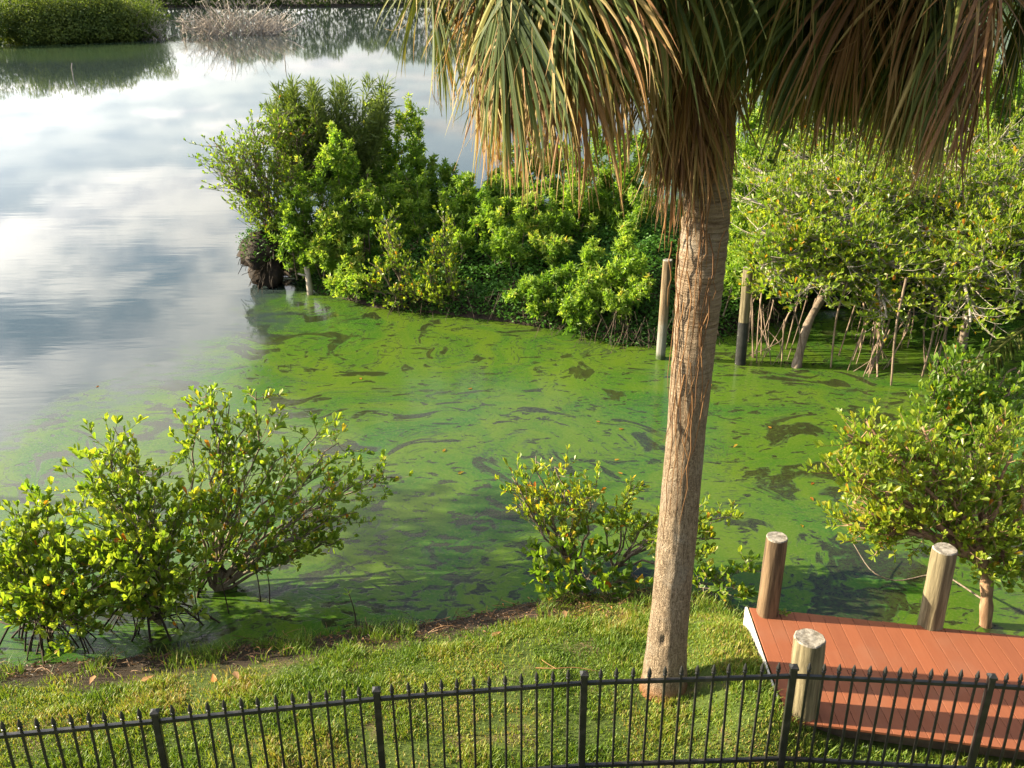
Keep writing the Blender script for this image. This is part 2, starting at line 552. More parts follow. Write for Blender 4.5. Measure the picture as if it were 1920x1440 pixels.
bp2 = nd(t, 'ShaderNodeBump', {'Strength': .25, 'Distance': .004, 'Height': alg, 'Normal': bp.outputs[0]})
rr = nd(t, 'ShaderNodeMapRange', {'Value': alg, 'To Min': .035, 'To Max': .16}).outputs[0]
p = nd(t, 'ShaderNodeBsdfPrincipled', {'Base Color': c, 'Roughness': rr, 'IOR': 1.34, 'Specular IOR Level': nd(t, 'ShaderNodeMapRange', {'Value': alg, 'To Min': .5, 'To Max': .30}).outputs[0], 'Normal': bp2.outputs[0]})
out(t, p.outputs[0])
M_WATER = m

# ------------------------------------------------------------------ water, lawn, banks
gb = GB()
gb.add([(-900, -60, WZ), (900, -60, WZ), (900, 1500, WZ), (-900, 1500, WZ)], [(0, 1, 2, 3)])
tag(gb.build('water', M_WATER), kind='structure')

SHX = [-60, -8, -6.18, -4.93, -3.7, -2.7, -1.8, -.8, .3, 1.7, 2.6, 3.0, 3.3, 3.6, 5.6, 9, 60]
SHY = [7.5, 9.0, 9.17, 9.3, 9.5, 9.65, 9.85, 10.05, 10.45, 10.7, 10.6, 10.1, 9.4, 9.1, 8.75, 8.3, 4]


def shore(x):
    return np.interp(x, SHX, SHY)


def lawn_s(x, y):
    return (y - 6.5) / (shore(x) - 6.5)


def lawn_z(x, y):
    s = np.clip(lawn_s(x, y), 0, 1.6)
    return .02 + .30 * np.exp(-((np.asarray(x) - 2.45) / .5) ** 2) * np.clip((9.7 - np.asarray(y)) / .9, 0, 1) * np.clip((np.asarray(y) - 6.7) / .4, 0, 1) - .74 * s ** 2.4 + .05 * (fbm(x * .8 + 9, y * .8 + 4) - .5)


xs = np.concatenate([np.linspace(-60, -9, 14), np.linspace(-8.8, 9, 220), np.linspace(10, 60, 12)])
ys = np.concatenate([np.linspace(-50, 3, 10), np.linspace(3.4, 12.6, 130)])
GX, GY = np.meshgrid(xs, ys, indexing='ij')
GZ = lawn_z(GX, GY) + .03 * (fbm(GX * 5, GY * 5) - .5) * (np.abs(GX) < 9)
i, j = np.meshgrid(np.arange(len(xs) - 1), np.arange(len(ys) - 1), indexing='ij')
ny = len(ys)
Q = np.stack([i * ny + j, (i + 1) * ny + j, (i + 1) * ny + j + 1, i * ny + j + 1], -1).reshape(-1, 4)
gs = lawn_s(GX, GY) + .5 * (fbm(GX * 1.3, GY * 1.3) - .5)
gb = GB()
gb.add(np.stack([GX, GY, GZ], -1).reshape(-1, 3), Q, None, np.clip((gs + .1 * (GX < -3) - .70) / .2, 0, 1).ravel())
lawn = tag(gb.build('lawn', M_SOIL, smooth=True), kind='structure')


def in_deck(x, y):
    return (x > 2.62) & (y < 9.02 - .19 * (x - 2.7)) & (y > 7.18 - .19 * (x - 2.7))


def blade_field(name, n, x0, x1, y0, y1, keep, hgt, wid, tint, mat, label, cat):
    x = rng.uniform(x0, x1, n)
    y = rng.uniform(y0, y1, n)
    k = keep(x, y)
    x, y = x[k], y[k]
    n = len(x)
    z = lawn_z(x, y)
    h = hgt(x, y, n)
    w = wid * rng.uniform(.7, 1.3, n)
    a = rng.uniform(0, 2 * math.pi, n)
    lean = np.stack([np.cos(a), np.sin(a)], 1) * (h * rng.uniform(.15, .9, n))[:, None]
    b = a + rng.uniform(.8, 2.3, n)
    s = np.stack([np.cos(b), np.sin(b), np.zeros(n)], 1) * w[:, None] * .5
    P0 = np.stack([x, y, z - .005], 1)
    P1 = P0 + np.concatenate([lean * .35, (h * .6)[:, None]], 1)
    P2 = P0 + np.concatenate([lean, h[:, None]], 1)
    V = np.stack([P0 - s, P0 + s, P1 + s * .8, P1 - s * .8, P2], 1).reshape(-1, 3)
    o = np.arange(n)[:, None] * 5
    gb = GB()
    gb.add(V, o + np.array([[0, 1, 2, 3]]), o + np.array([[3, 2, 4]]), np.repeat(tint(x, y, n), 5))
    return tag(gb.build(name, mat), label, cat, kind='stuff')


def g_keep(x, y):
    s = lawn_s(x, y) + .5 * (fbm(x * 1.3, y * 1.3) - .5)
    dens = np.clip((.93 - .12 * (x < -3.0) - s) / .26, 0, 1)
    bare = np.clip((fbm(x * 1.5 + 40, y * 1.5) - .60) / .1, 0, .75)
    bare = np.maximum(bare, .8 * np.exp(-((x - 4.0) ** 2 / .9 + (y - 6.45) ** 2 / .12)))
    return (rng.random(len(x)) < dens * (1 - bare)) & ~in_deck(x, y)


blade_field('grass', 300000, -6.6, 6.4, 5.2, 10.9, g_keep,
            lambda x, y, n: rng.uniform(.025, .058, n) * (.8 + 1.3 * np.clip((fbm(x * 2.6, y * 2.6 + 50) - .45) * 3, 0, 1)),
            .0095, lambda x, y, n: np.clip(.49 + 1.05 * (fbm(x * 1.6 + 5, y * 1.6) - .47) + rng.normal(0, .17, n)
                                           + np.where(rng.random(n) < .05, .35, 0), 0, 1),
            M_GRASS, 'short sunlit lawn grass between fence and muddy shore', 'grass')

# shore weeds: taller blades in tufts along the mud edge and the back of the deck
def w_keep(x, y):
    s = lawn_s(x, y)
    tuft = fbm(x * 3.1 + 70, y * 3.1) > .53
    return (rng.random(len(x)) < np.clip(1 - np.abs(s - .86) / .2, 0, 1)) & tuft & ~in_deck(x, y) & ((x < -1.2) | (x > .3))


blade_field('shore_weeds', 48000, -6.6, 6.4, 8.0, 10.9, w_keep, lambda x, y, n: rng.uniform(.06, .2, n),
            .008, lambda x, y, n: np.clip(rng.normal(.35, .22, n), 0, 1), M_GRASS,
            'taller weeds in tufts along the muddy waterline', 'weeds')

# leaf litter on the mud
n = 9000
x = rng.uniform(-6.6, 3.2, n)
y = rng.uniform(7.6, 10.8, n)
s = lawn_s(x, y)
k = (rng.random(n) < np.clip(1 - np.abs(s - .90) / .2, 0, 1)) & ~in_deck(x, y)
x, y = x[k], y[k]
n = len(x)
gb = GB()
N = unit(np.stack([rng.normal(0, .35, n), rng.normal(0, .35, n), np.ones(n)], 1))
a = rng.uniform(0, 6.28, n)
leaves(gb, np.stack([x, y, lawn_z(x, y) + .012 + rng.uniform(0, .02, n)], 1), np.stack([np.cos(a), np.sin(a), rng.normal(0, .2, n)], 1), N,
       rng.uniform(.03, .07, n), rng.uniform(.012, .03, n), np.clip(rng.normal(.35, .22, n), 0, 1), 'obovate')
for _ in range(260):
    px, a, L = rng.uniform(-6.4, 2.6), rng.uniform(0, 6.28), rng.uniform(.1, .5)
    py = shore(px) - rng.uniform(-.05, .8)
    q = np.array([px, py, lawn_z(px, py) + .015])
    d = np.array([math.cos(a), math.sin(a) * .6, 0]) * L
    tube(gb, bez(q, q + d * .5 + rng.normal(0, .05, 3) + [0, 0, .05], q + d + [0, 0, rng.uniform(-.02, .06)], 5), .0035, 3, rng.uniform(.1, .9))
tag(gb.build('leaf_litter', M_LITTER), 'dark litter of dead leaves and twigs on the mud', 'litter', kind='stuff')

# the vegetated point across the inlet
PEN = np.array([(-6.1, 25.4), (-4.6, 27.8), (-1, 29.3), (4, 30), (12, 30.5), (34, 33), (34, 22), (13, 21.8), (9.6, 22.2), (7.4, 22.4), (5.6, 20.8),
                (3.4, 19.9), (2.4, 19.9), (1.5, 20.7), (-.8, 21.8), (-3.4, 22.6), (-5.2, 24.0)])


def poly_dist(px, py, poly):
    x, y = px.ravel(), py.ravel()
    d = np.full(len(x), 1e9)
    ins = np.zeros(len(x), bool)
    for (ax, ay), (bx, by) in zip(poly, np.roll(poly, -1, 0)):
        ex, ey = bx - ax, by - ay
        q = np.clip(((x - ax) * ex + (y - ay) * ey) / (ex * ex + ey * ey), 0, 1)
        d = np.minimum(d, np.hypot(x - ax - q * ex, y - ay - q * ey))
        c = (ay > y) != (by > y)
        with np.errstate(divide='ignore', invalid='ignore'):
            ins ^= c & (x < (bx - ax) * (y - ay) / (by - ay) + ax)
    return np.where(ins, d, -d).reshape(px.shape)


def pen_z(x, y):
    d = poly_dist(np.asarray(x, float), np.asarray(y, float), PEN)
    return WZ - .25 + np.clip(d + .3, -1, .5) * .8 + np.clip(d - .2, 0, 3.2) * .30 + .25 * (fbm(np.asarray(x) * .6, np.asarray(y) * .6) - .5)


xs = np.arange(-8, 36, .3)
ys = np.arange(18.8, 34, .3)
GX, GY = np.meshgrid(xs, ys, indexing='ij')
i, j = np.meshgrid(np.arange(len(xs) - 1), np.arange(len(ys) - 1), indexing='ij')
ny = len(ys)
gb = GB()
gb.add(np.stack([GX, GY, pen_z(GX, GY)], -1).reshape(-1, 3),
       np.stack([i * ny + j, (i + 1) * ny + j, (i + 1) * ny + j + 1, i * ny + j + 1], -1).reshape(-1, 4))
tag(gb.build('mud_bank', M_MUD, smooth=True), kind='structure')
# far shore land
gb = GB()
fx = np.linspace(-420, 420, 60)
fy = 286 + 10 * (fbm(fx * .03, fx * 0) - .5)
gb.add(np.concatenate([np.stack([fx, fy, np.full(60, WZ - .2)], 1), np.stack([fx, fy + 3, np.full(60, WZ + .6)], 1),
                       np.stack([fx, fy + 900, np.full(60, WZ + 2.)], 1)]),
       [(r * 60 + q, r * 60 + q + 1, (r + 1) * 60 + q + 1, (r + 1) * 60 + q) for r in (0, 1) for q in range(59)])
tag(gb.build('far_shore', M_MUD, smooth=True), kind='structure')

# ------------------------------------------------------------------ plant builders
LEAF_MESH = {}


def leaf_mesh(kind, mat, tint):
    k = (kind, mat.name, round(tint, 1))
    if k not in LEAF_MESH:
        g = GB()
        tv, tf = LEAF[kind]
        g.add(tv, tf if tf.shape[1] == 4 else None, tf if tf.shape[1] == 3 else None, k[2])
        LEAF_MESH[k] = g.mesh('leaf', mat)
    return LEAF_MESH[k]


def set_leaves(root, base, A, kind, mat, singles):
    """the nearest leaves become parts of their own, the rest one mass of foliage"""
    P, D, N, L, W, T = A
    n = len(P)
    pick = np.zeros(n, bool)
    if singles:
        score = -np.linalg.norm(P - CAM, axis=1) + rng.uniform(0, .9, n) + L * 6
        pick[np.argsort(-score)[:singles]] = True
    g = GB()
    r = ~pick
    leaves(g, P[r] - base, D[r], N[r], L[r], W[r], T[r], kind)
    tag(g.build('foliage', mat, root), kind='stuff')
    if singles:
        D2, S2, N2 = leaf_frame(D[pick], N[pick])
        for p, d, s, q, l, w, tt in zip(P[pick] - base, D2, S2, N2, L[pick], W[pick], T[pick]):
            o = link('leaf', leaf_mesh(kind, mat, float(np.clip(tt, 0, 1))), root)
            d, s, q = d * l, s * w, q * l
            o.matrix_local = Matrix(((d[0], s[0], q[0], p[0]), (d[1], s[1], q[1], p[1]), (d[2], s[2], q[2], p[2]), (0, 0, 0, 1)))


def shoot_leaves(acc, tw, nl, size, tmean, aspect=.45, yellow=.03):
    """opposite leaves along the end of a twig and a rosette at its tip"""
    n = nl
    s = np.concatenate([rng.uniform(.35, .97, n - n // 3), np.full(n // 3, 1.0)])
    x = s * (len(tw) - 1)
    i = np.minimum(x.astype(int), len(tw) - 2)
    f = (x - i)[:, None]
    P = tw[i] * (1 - f) + tw[i + 1] * f
    T = unit(tw[i + 1] - tw[i])
    R = unit(np.cross(T, rng.normal(0, 1, (n, 3))))
    end = (s > .98)[:, None]
    D = unit(T * np.where(end, .9, .45) + R * .65 + UP * .55)
    N = unit(UP * .35 + T * .3 - R * .5 + rng.normal(0, .5, (n, 3)))
    L = size * rng.uniform(.42, 1.3, n)
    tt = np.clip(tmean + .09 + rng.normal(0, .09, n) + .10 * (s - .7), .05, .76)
    tt = np.where(rng.random(n) < yellow, rng.uniform(.80, 1, n), tt)
    for q, vv in zip(acc, (P, D, N, L, L * aspect * rng.uniform(.85, 1.15, n), tt)):
        q.append(vv)


def shrub(name, label, base, limbs, size=.085, nl=13, tmean=.48, mat=None, twig=None, kind='obovate', singles=0, cat='shrub', group=None,
          r0=.022, thick=1.0, roots=None, rootmat=None, yellow=.03, aspect=.45, upturn=.25, trunk=None, trunkmat=None):
    base = np.asarray(base, float)
    root = thing(name, label, cat, base, group)
    acc = [[] for _ in range(6)]
    tg = GB()
    forks = [base]
    if trunk is not None:
        tp = path(trunk[0], 14)
        g = GB()
        rr = np.interp(np.linspace(0, 1, 14), np.linspace(0, 1, len(trunk[1])), trunk[1]) * (1 + .12 * np.sin(np.arange(14) * 2.1))
        tube(g, tp - base, rr, 9)
        g.build('trunk', trunkmat or twig or M_TWIG, root, True)
        forks = [tp[-1], tp[-3], tp[-5]]
    for tip, spread, n in limbs:
        tip = np.asarray(tip, float)
        b0 = forks[rng.integers(len(forks))]
        d = tip - b0
        ln = np.linalg.norm(d)
        ctl = b0 + d * .5 + UP * (.10 * ln * (1 if d[2] > .3 * ln else 1.6)) + rng.normal(0, .09 * ln, 3) * [1, 1, .4]
        lp = bez(b0, ctl, tip, 10)
        lp[1:-1] += rng.normal(0, .018 * ln, (8, 3))
        g = GB()
        tube(g, lp - base, r0 * thick * np.linspace(1, .3, 10) * (.6 + .4 * min(ln, 2)), 6)
        g.build('branch', twig or M_TWIG, root, True)
        sp_ = np.asarray(spread, float)
        for _ in range(n):
            f = rng.uniform(.45, 1.0)
            q = f * 9
            i = min(int(q), 8)
            a = lp[i] * (1 - q + i) + lp[i + 1] * (q - i)
            rv = unit(rng.normal(0, 1, 3)) * rng.random() ** .45
            b = a * .4 + tip * .6 + rv * sp_ * 1.55 + UP * .1 * sp_[2]
            m_ = (a + b) / 2 + rng.normal(0, .06, 3) - UP * upturn * .5 * np.linalg.norm(b - a)
            tw = bez(a, m_, b, 6)
            tube(tg, tw - base, np.linspace(.0065, .0028, 6) * thick, 3, rng.uniform(.35, .65), False)
            shoot_leaves(acc, tw, nl, size, tmean + rng.normal(0, .05), aspect, yellow)
    tag(tg.build('twigs', twig or M_TWIG, root), kind='stuff')
    set_leaves(root, base, [np.concatenate(q) for q in acc], kind, mat or M_LEAF, singles)
    for rp, rr in roots or []:
        g = GB()
        tube(g, path(rp, 9) - base, np.linspace(rr, rr * .75, 9), 6, rng.uniform(.3, .7))
        g.build('prop_root', rootmat or M_ROOT, root, True)
    return root


def spray(acc, axis, width, m, k, size, tmean, taper=.75, aspect=.36, droop=.0):
    """an upright leafy plume: short side shoots round a stem, each carrying leaves"""
    n = len(axis)
    s = rng.uniform(.02, 1, m)
    x = s * (n - 1)
    i = np.minimum(x.astype(int), n - 2)
    f = (x - i)[:, None]
    P0 = axis[i] * (1 - f) + axis[i + 1] * f
    T = unit(axis[i + 1] - axis[i])
    R = unit(np.cross(T, rng.normal(0, 1, (m, 3))))
    dr = unit(R + T * .75 + UP * .15)
    ln = width * (1 - taper * s) * rng.uniform(.45, 1.1, m) + .05
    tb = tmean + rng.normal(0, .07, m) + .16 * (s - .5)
    q = np.repeat(np.arange(m), k)
    w = rng.uniform(.15, 1.05, m * k)
    P = P0[q] + dr[q] * (ln[q] * w)[:, None] + rng.normal(0, .02, (m * k, 3)) - UP * (droop * w * ln[q])[:, None]
    D = unit(dr[q] * .45 + rng.normal(0, .6, (m * k, 3)) + UP * .1)
    N = unit(UP * .4 + dr[q] * .5 + rng.normal(0, .55, (m * k, 3)))
    L = size * rng.uniform(.6, 1.25, m * k)
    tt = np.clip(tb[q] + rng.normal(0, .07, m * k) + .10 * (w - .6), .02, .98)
    for z_, vv in zip(acc, (P, D, N, L, L * aspect * rng.uniform(.8, 1.2, m * k), tt)):
        z_.append(vv)


def plume_shrub(name, label, base, stems, size=.125, tmean=.5, mat=None, twig=None, kind='lance', aspect=.38, cat='shrub', group=None, k=11,
                dens=60, lowfill=True):
    base = np.asarray(base, float)
    root = thing(name, label, cat, base, group)
    acc = [[] for _ in range(6)]
    tw_ = GB()
    for tip, width in stems:
        tip = np.asarray(tip, float)
        foot = base + (tip - base) * [.8, .8, 0] + rng.normal(0, .15, 3) * [1, 1, 0]
        d = tip - foot
        ax = bez(foot, foot + d * .5 + rng.normal(0, .12, 3), tip, 9)
        g = GB()
        tube(g, ax - base, np.linspace(.022, .006, 9), 5)
        g.build('stem', twig or M_TWIG, root, True)
        ln = np.linalg.norm(d)
        tm = tmean + rng.normal(0, .05)
        spray(acc, ax[4:], .15, int(dens * .22 * ln), k, size, tm + .04, .6, aspect)
        for _ in range(int(4 + 11 * width * ln)):
            f = rng.uniform(.12, .92) * 8
            i = min(int(f), 7)
            p0 = ax[i] + (ax[i + 1] - ax[i]) * (f - i)
            out_ = unit(rng.normal(0, 1, 3) * [1, 1, .25])
            ll = width * rng.uniform(.9, 1.9) * (1.15 - .08 * f)
            sub = bez(p0, p0 + out_ * ll * .55 + UP * .08, p0 + out_ * ll * .8 + UP * ll * rng.uniform(.35, 1.0), 6)
            tube(tw_, sub - base, np.linspace(.009, .004, 6), 3, .5, False)
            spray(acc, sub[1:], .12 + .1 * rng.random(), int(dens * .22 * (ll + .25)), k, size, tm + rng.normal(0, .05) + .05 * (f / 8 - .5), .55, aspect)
    tag(tw_.build('twigs', twig or M_TWIG, root), kind='stuff')
    set_leaves(root, base, [np.concatenate(q) for q in acc], kind, mat or M_PEPPER, 0)
    return root

# ------------------------------------------------------------------ far trees and dead brush
def far_tree(name, label, base, crowns, n, leaf=.34, tmean=.45, group=None, cat='tree', trunk=True, h0=0):
    base = np.asarray(base, float)
    root = thing(name, label, cat, base, group)
    g = GB()
    C = np.array([c for c, _ in crowns], float)
    R = np.array([r for _, r in crowns], float)
    wgt = R.prod(1) ** .66
    q = rng.choice(len(C), n, p=wgt / wgt.sum())
    d = unit(rng.normal(0, 1, (n, 3)))
    rad = rng.random(n) ** .35
    lump = 1 + .28 * (fbm(d[:, 0] * 2.3 + q * 7 + base[0], d[:, 2] * 2.3 + d[:, 1] * 1.7 + q * 3) - .5) * 2
    P = C[q] + d * R[q] * (rad * lump)[:, None]
    P[:, 2] = np.maximum(P[:, 2], WZ - .15 + rng.uniform(0, .5, n))
    D = unit(rng.normal(0, 1, (n, 3)) + UP * .2)
    N = unit(d + UP * .5 + rng.normal(0, .4, (n, 3)))
    T = np.clip(tmean + .25 * (fbm(P[:, 0] * .7, P[:, 2] * .7 + P[:, 1] * .4) - .5) * 2 + rng.normal(0, .1, n), 0, 1)
    leaves(g, P - base, D, N, leaf * rng.uniform(.6, 1.3, n), leaf * .55 * rng.uniform(.7, 1.3, n), T, 'lance')
    g.build('crown', M_FAR, root)
    if trunk:
        g = GB()
        for c in C:
            tube(g, bez(base * 1., (base + c) / 2 + rng.normal(0, .5, 3), c, 6) - base, np.linspace(.16, .05, 6), 5)
        g.build('trunk', M_TWIG, root, True)
    return root


def isl(x, y, Y, h):                    # island tree centre from a waterline spot
    p = at(x, y, WZ)
    return p


ISL = [(-70, 90, 6.4, 'mangrove at the left frame edge of the far island'), (25, 86, 6.9, 'round topped far island mangrove near the left edge'),
       (75, 84, 6.0, 'dark far island mangrove second from the left edge'), (120, 82, 6.8, 'tall middle mangrove of the far island'),
       (165, 80, 6.2, 'olive far island mangrove right of the tall middle one'), (205, 78, 6.4, 'far island mangrove next to the last one on the right'),
       (236, 76, 5.4, 'last green mangrove at the right end of the far island')]
for q, (x, y, h, lab) in enumerate(ISL):
    p = at(x, y, WZ) + [0, 3.2 + rng.uniform(-1.2, 1.6), 0]
    w = 3.6 * rng.uniform(.85, 1.15)
    cr = [((p[0] + rng.normal(0, .5), p[1] + rng.normal(0, .5), WZ + h * .60), (w, w, h * .40)),
          ((p[0] - 1.4, p[1] - 1.5, WZ + h * .36), (w * .85, w * .7, h * .36)), ((p[0] + 1.5, p[1] - 1.6, WZ + h * .36), (w * .85, w * .7, h * .37)),
          ((p[0] - 1.8, p[1] - 2.2, WZ + h * .24), (w * .6, w * .6, h * .28)), ((p[0] + 1.9, p[1] - 3.2, WZ + h * .18), (w * .55, w * .55, h * .2)),
          ((p[0] + .2, p[1] - 1.6, WZ + .3), (w * 1.1, w * .5, .8))]
    far_tree('mangrove_tree', lab, (p[0], p[1], WZ), cr, 7000, .38, .50 + .09 * (q % 3), 'far island mangroves')
p = at(285, 62, WZ)
far_tree('half_bare_mangrove', 'thin yellowish half bare mangrove between far island and dead brush', (p[0], p[1], WZ),
         [((p[0] - .6, p[1], WZ + 3.4), (1.9, 1.6, 1.3)), ((p[0] + 1.4, p[1] + .5, WZ + 5.8), (1.9, 1.4, 1.1))], 1300, .26, .62, None)

# far wood on the other shore: one mass
g = GB()
n = 70000
fxx = rng.uniform(-230, 170, n)
top = 9 + 9 * fbm(fxx * .045 + 3, fxx * 0 + 2) + 3.5 * (NZ(fxx * .22, fxx * 0 + 9) - .5)
top = top - 5.0 * np.exp(-((fxx + 92) / 9) ** 2) 
z = WZ - .1 + (top) * rng.random(n) ** .9
yb = 288 + 10 * (fbm(fxx * .03, fxx * 0) - .5) + rng.uniform(0, 7, n) + (z - WZ) * .18
lump = NZ(fxx * .25, z * .35)
P = np.stack([fxx, yb - 3.0 * lump, z], 1)
D = unit(rng.normal(0, 1, (n, 3)))
N = unit(np.stack([rng.normal(-.2, .6, n), rng.normal(-.6, .5, n), rng.normal(.6, .4, n)], 1))
leaves(g, P, D, N, rng.uniform(.6, 1.3, n), rng.uniform(.4, .8, n), np.clip(.25 + .6 * (lump - .4) + rng.normal(0, .1, n), 0, 1), 'lance')
tag(g.build('far_wood', M_FAR), 'dark green wood along the opposite far shore', 'wood', kind='stuff')


def dead_brush(name, label, base, n, wx, h, limbs, group=None, fan=1.0):
    base = np.asarray(base, float)
    root = thing(name, label, 'dead shrub', base, group)
    g = GB()
    for _ in range(n):
        a = base + [rng.uniform(-wx, wx) * .75, rng.uniform(-1.5, 1.5), 0]
        d = np.array([rng.normal(0, .7) + (a[0] - base[0]) / wx * .5 * fan, rng.normal(0, .35), rng.uniform(.45, 1)])
        hh = h * (1 - .55 * abs(a[0] - base[0]) / wx)
        b = a + unit(d) * hh * rng.uniform(.45, 1.1)
        tw = bez(a, (a + b) / 2 + rng.normal(0, .35, 3), b, 6)
        tube(g, tw - base, np.linspace(.06, .018, 6), 3, rng.uniform(.3, .8), False)
        for _ in range(3):
            i = rng.integers(2, 6)
            c = tw[i] + unit(rng.normal(0, 1, 3) + [0, 0, .7]) * rng.uniform(.4, 1.3)
            tube(g, bez(tw[i], (tw[i] + c) / 2 + rng.normal(0, .12, 3), c, 4) - base, np.linspace(.03, .012, 4), 3, rng.uniform(.35, .9), False)
    tag(g.build('twigs', M_DEAD, root), kind='stuff')
    for pts, r in limbs:
        g = GB()
        tube(g, path(pts, 10) - base, np.linspace(r, r * .35, 10), 6, .75)
        g.build('branch', M_DEAD, root, True)
    return root


p = at(445, 66, WZ)


def fp(x, y, Y=None):
    return aty(x, y, p[1] if Y is None else Y)


dead_brush('dead_brush', 'large heap of pale leafless brush standing in the far water', p, 210, 7.6, 6.8, [([fp(440, 64), fp(420, 40), fp(395, 12)], .16), ([fp(450, 64), fp(470, 35), fp(500, 14)], .16), ([fp(430, 64), fp(432, 30), fp(425, -6)], .15),
            ([fp(480, 62), fp(502, 48), fp(515, 34)], .14), ([fp(410, 64), fp(396, 48), fp(378, 34)], .14)])
p2 = at(362, 66, WZ)
dead_brush('dead_limb', 'bleached forked driftwood limb left of the brush heap', p2, 10, 2.2, 2.0,
           [([fp(345, 62), fp(342, 42), fp(344, 36)], .16), ([fp(330, 40), fp(350, 41), fp(368, 38)], .14),
            ([fp(350, 54), fp(372, 53), fp(388, 42), fp(394, 36)], .16), ([fp(396, 64), fp(386, 58), fp(378, 54)], .2), ([fp(338, 56), fp(346, 64)], .12)])
p3 = at(545, 58, WZ)
dead_brush('dead_limb', 'bleached antler shaped driftwood limb right of the brush heap', p3, 8, 2.2, 1.6,
           [([fp(534, 58), fp(548, 53), fp(560, 44), fp(568, 38)], .17), ([fp(556, 46), fp(566, 46), fp(573, 55)], .10),
            ([fp(492, 48), fp(496, 56), fp(488, 50), fp(478, 38)], .16), ([fp(538, 56), fp(530, 48)], .1)])
p4 = at(505, 60, WZ)
dead_brush('dead_shrub', 'low tan dead shrub between brush heap and antler shaped limb', p4, 60, 2.6, 2.6, [])
p5 = at(275, 74, WZ)
dead_brush('dead_shrub', 'grey drooping bare shrub at the right end of the far island', p5, 70, 3.4, 4.2,
           [([fp(262, 40, p5[1]), fp(272, 48, p5[1]), fp(284, 70, p5[1])], .1)], fan=.3)
for q, (x, y, y2, lab) in enumerate(((137, 141, 118, 'thin pale stick poking from water below the far island'),
                                     (535, 121, 98, 'thin pale stick poking from water below the dead brush'))):
    b = at(x, y, WZ)
    g = GB()
    tube(g, np.array([[0, 0, -.3], [-.02, 0, .6], aty(x - 2, y2, b[1]) - b]), [.05, .045, .03], 5)
    tag(g.build('stick', M_DEAD, None, True, b), lab, 'stick')

# ------------------------------------------------------------------ the point: shrubs, vine, stump
def L3(lst, Y, sp, n, jit=.0):
    return [(aty(x, y, (Y if len(r) == 0 else r[0])), sp, n) for x, y, *r in lst]


shrub('mangrove_shrub', 'leafy mangrove leaning out over open water at the tip of the point', (-5.75, 25.1, WZ),
      L3([(402, 268, 24.7), (432, 300, 24.6), (420, 330, 24.5), (470, 235, 25.4), (520, 215, 25.8), (480, 300, 25), (462, 375, 24.4),
          (505, 390, 24.5), (520, 285, 25.4), (560, 240, 25.8), (500, 340, 24.8), (540, 330, 24.8), (445, 268, 25)], 25, (.55, .55, .38), 52),
      .10, 12, .47, thick=1.3, yellow=.012)
# feathery sapling behind
base = aty(620, 300, 26.6)
base[2] = WZ + .9
root = thing('feathery_sapling', 'soft grey green feathery sapling rising behind the leaning mangrove', 'tree', base)
acc = [[] for _ in range(6)]
for _ in range(64):
    tip = aty(rng.uniform(500, 725), rng.uniform(150, 320), 26.6 + rng.uniform(-.7, .7))
    ax = bez(base + rng.normal(0, .2, 3), (base + tip) / 2 + [0, 0, .3] + rng.normal(0, .2, 3), tip, 8)
    g = GB()
    if _ < 14:
        tube(g, ax - base, np.linspace(.016, .004, 8), 4)
        g.build('stem', M_TWIG, root, True)
    m = 420
    s = rng.uniform(.35, 1, m) ** .8 * 7
    i = np.minimum(s.astype(int), 6)
    P = ax[i] + (ax[i + 1] - ax[i]) * (s - i)[:, None]
    T = unit(ax[i + 1] - ax[i])
    D = unit(T * .35 + rng.normal(0, .55, (m, 3)) + UP * .35)
    for z_, vv in zip(acc, (P + D * rng.uniform(0, .22, (m, 1)), D + [0, 0, -.1], rng.normal(0, 1, (m, 3)), rng.uniform(.12, .34, m), rng.uniform(.003, .007, m),
                            np.clip(rng.normal(.5, .2, m), 0, 1))):
        z_.append(vv)
set_leaves(root, base, [np.concatenate(q) for q in acc], 'lance', M_NEEDLE, 0)


def gz(x, y):
    return float(pen_z(np.array([x]), np.array([y]))[0])


def PS(name, label, bx, by, stems, **kw):
    st = [(aty(x, y, Y), w) for x, y, Y, w in stems]
    return plume_shrub(name, label, (bx, by, gz(bx, by)), st, **kw)


PS('plume_shrub', 'bright yellow green shrub of leafy plumes above the weathered post', -4.6, 24.6,
   [(622, 235, 24.8, .42), (565, 355, 24.2, .42), (600, 300, 24.6, .45), (545, 430, 23.8, .45), (690, 325, 24.4, .4), (645, 385, 24.0, .42),
    (600, 400, 23.8, .45), (580, 470, 23.5, .5), (660, 290, 24.8, .4), (700, 365, 24.2, .4), (640, 460, 23.5, .5), (535, 350, 24.3, .35),
    (560, 300, 24.9, .4)], tmean=.60, dens=66)
PS('plume_shrub', 'pale green tall plume standing behind the point beside open water', -3.2, 27.6,
   [(705, 185, 27.6, .38), (690, 225, 27.4, .4), (725, 240, 27.2, .4), (745, 215, 27.6, .25)], tmean=.62, dens=55)
PS('plume_shrub', 'pale green plume touching the left edge of the brown fronds', -2.2, 27.8,
   [(765, 182, 27.8, .36), (785, 235, 27.4, .42), (770, 275, 27, .45), (815, 290, 26.8, .5), (850, 310, 26.4, .5)], tmean=.58, dens=55)
PS('plume_shrub', 'dark dense shrub under the dead frond fringe', -.9, 26.6,
   [(740, 330, 26.2, .5), (800, 340, 26.2, .55), (860, 340, 26.0, .55), (920, 330, 26, .55), (980, 310, 26.3, .55), (700, 300, 26.6, .4),
    (1040, 290, 26.6, .6)], tmean=.44, dens=60)
PS('plume_shrub', 'upright light green plume shrub in the middle of the point', .2, 23.4,
   [(905, 352, 23.8, .32), (935, 390, 23.2, .34), (985, 370, 23.6, .34), (960, 440, 22.6, .36), (1000, 440, 22.8, .36), (1035, 385, 23.6, .34),
    (1040, 450, 22.4, .38)], tmean=.60, dens=66)
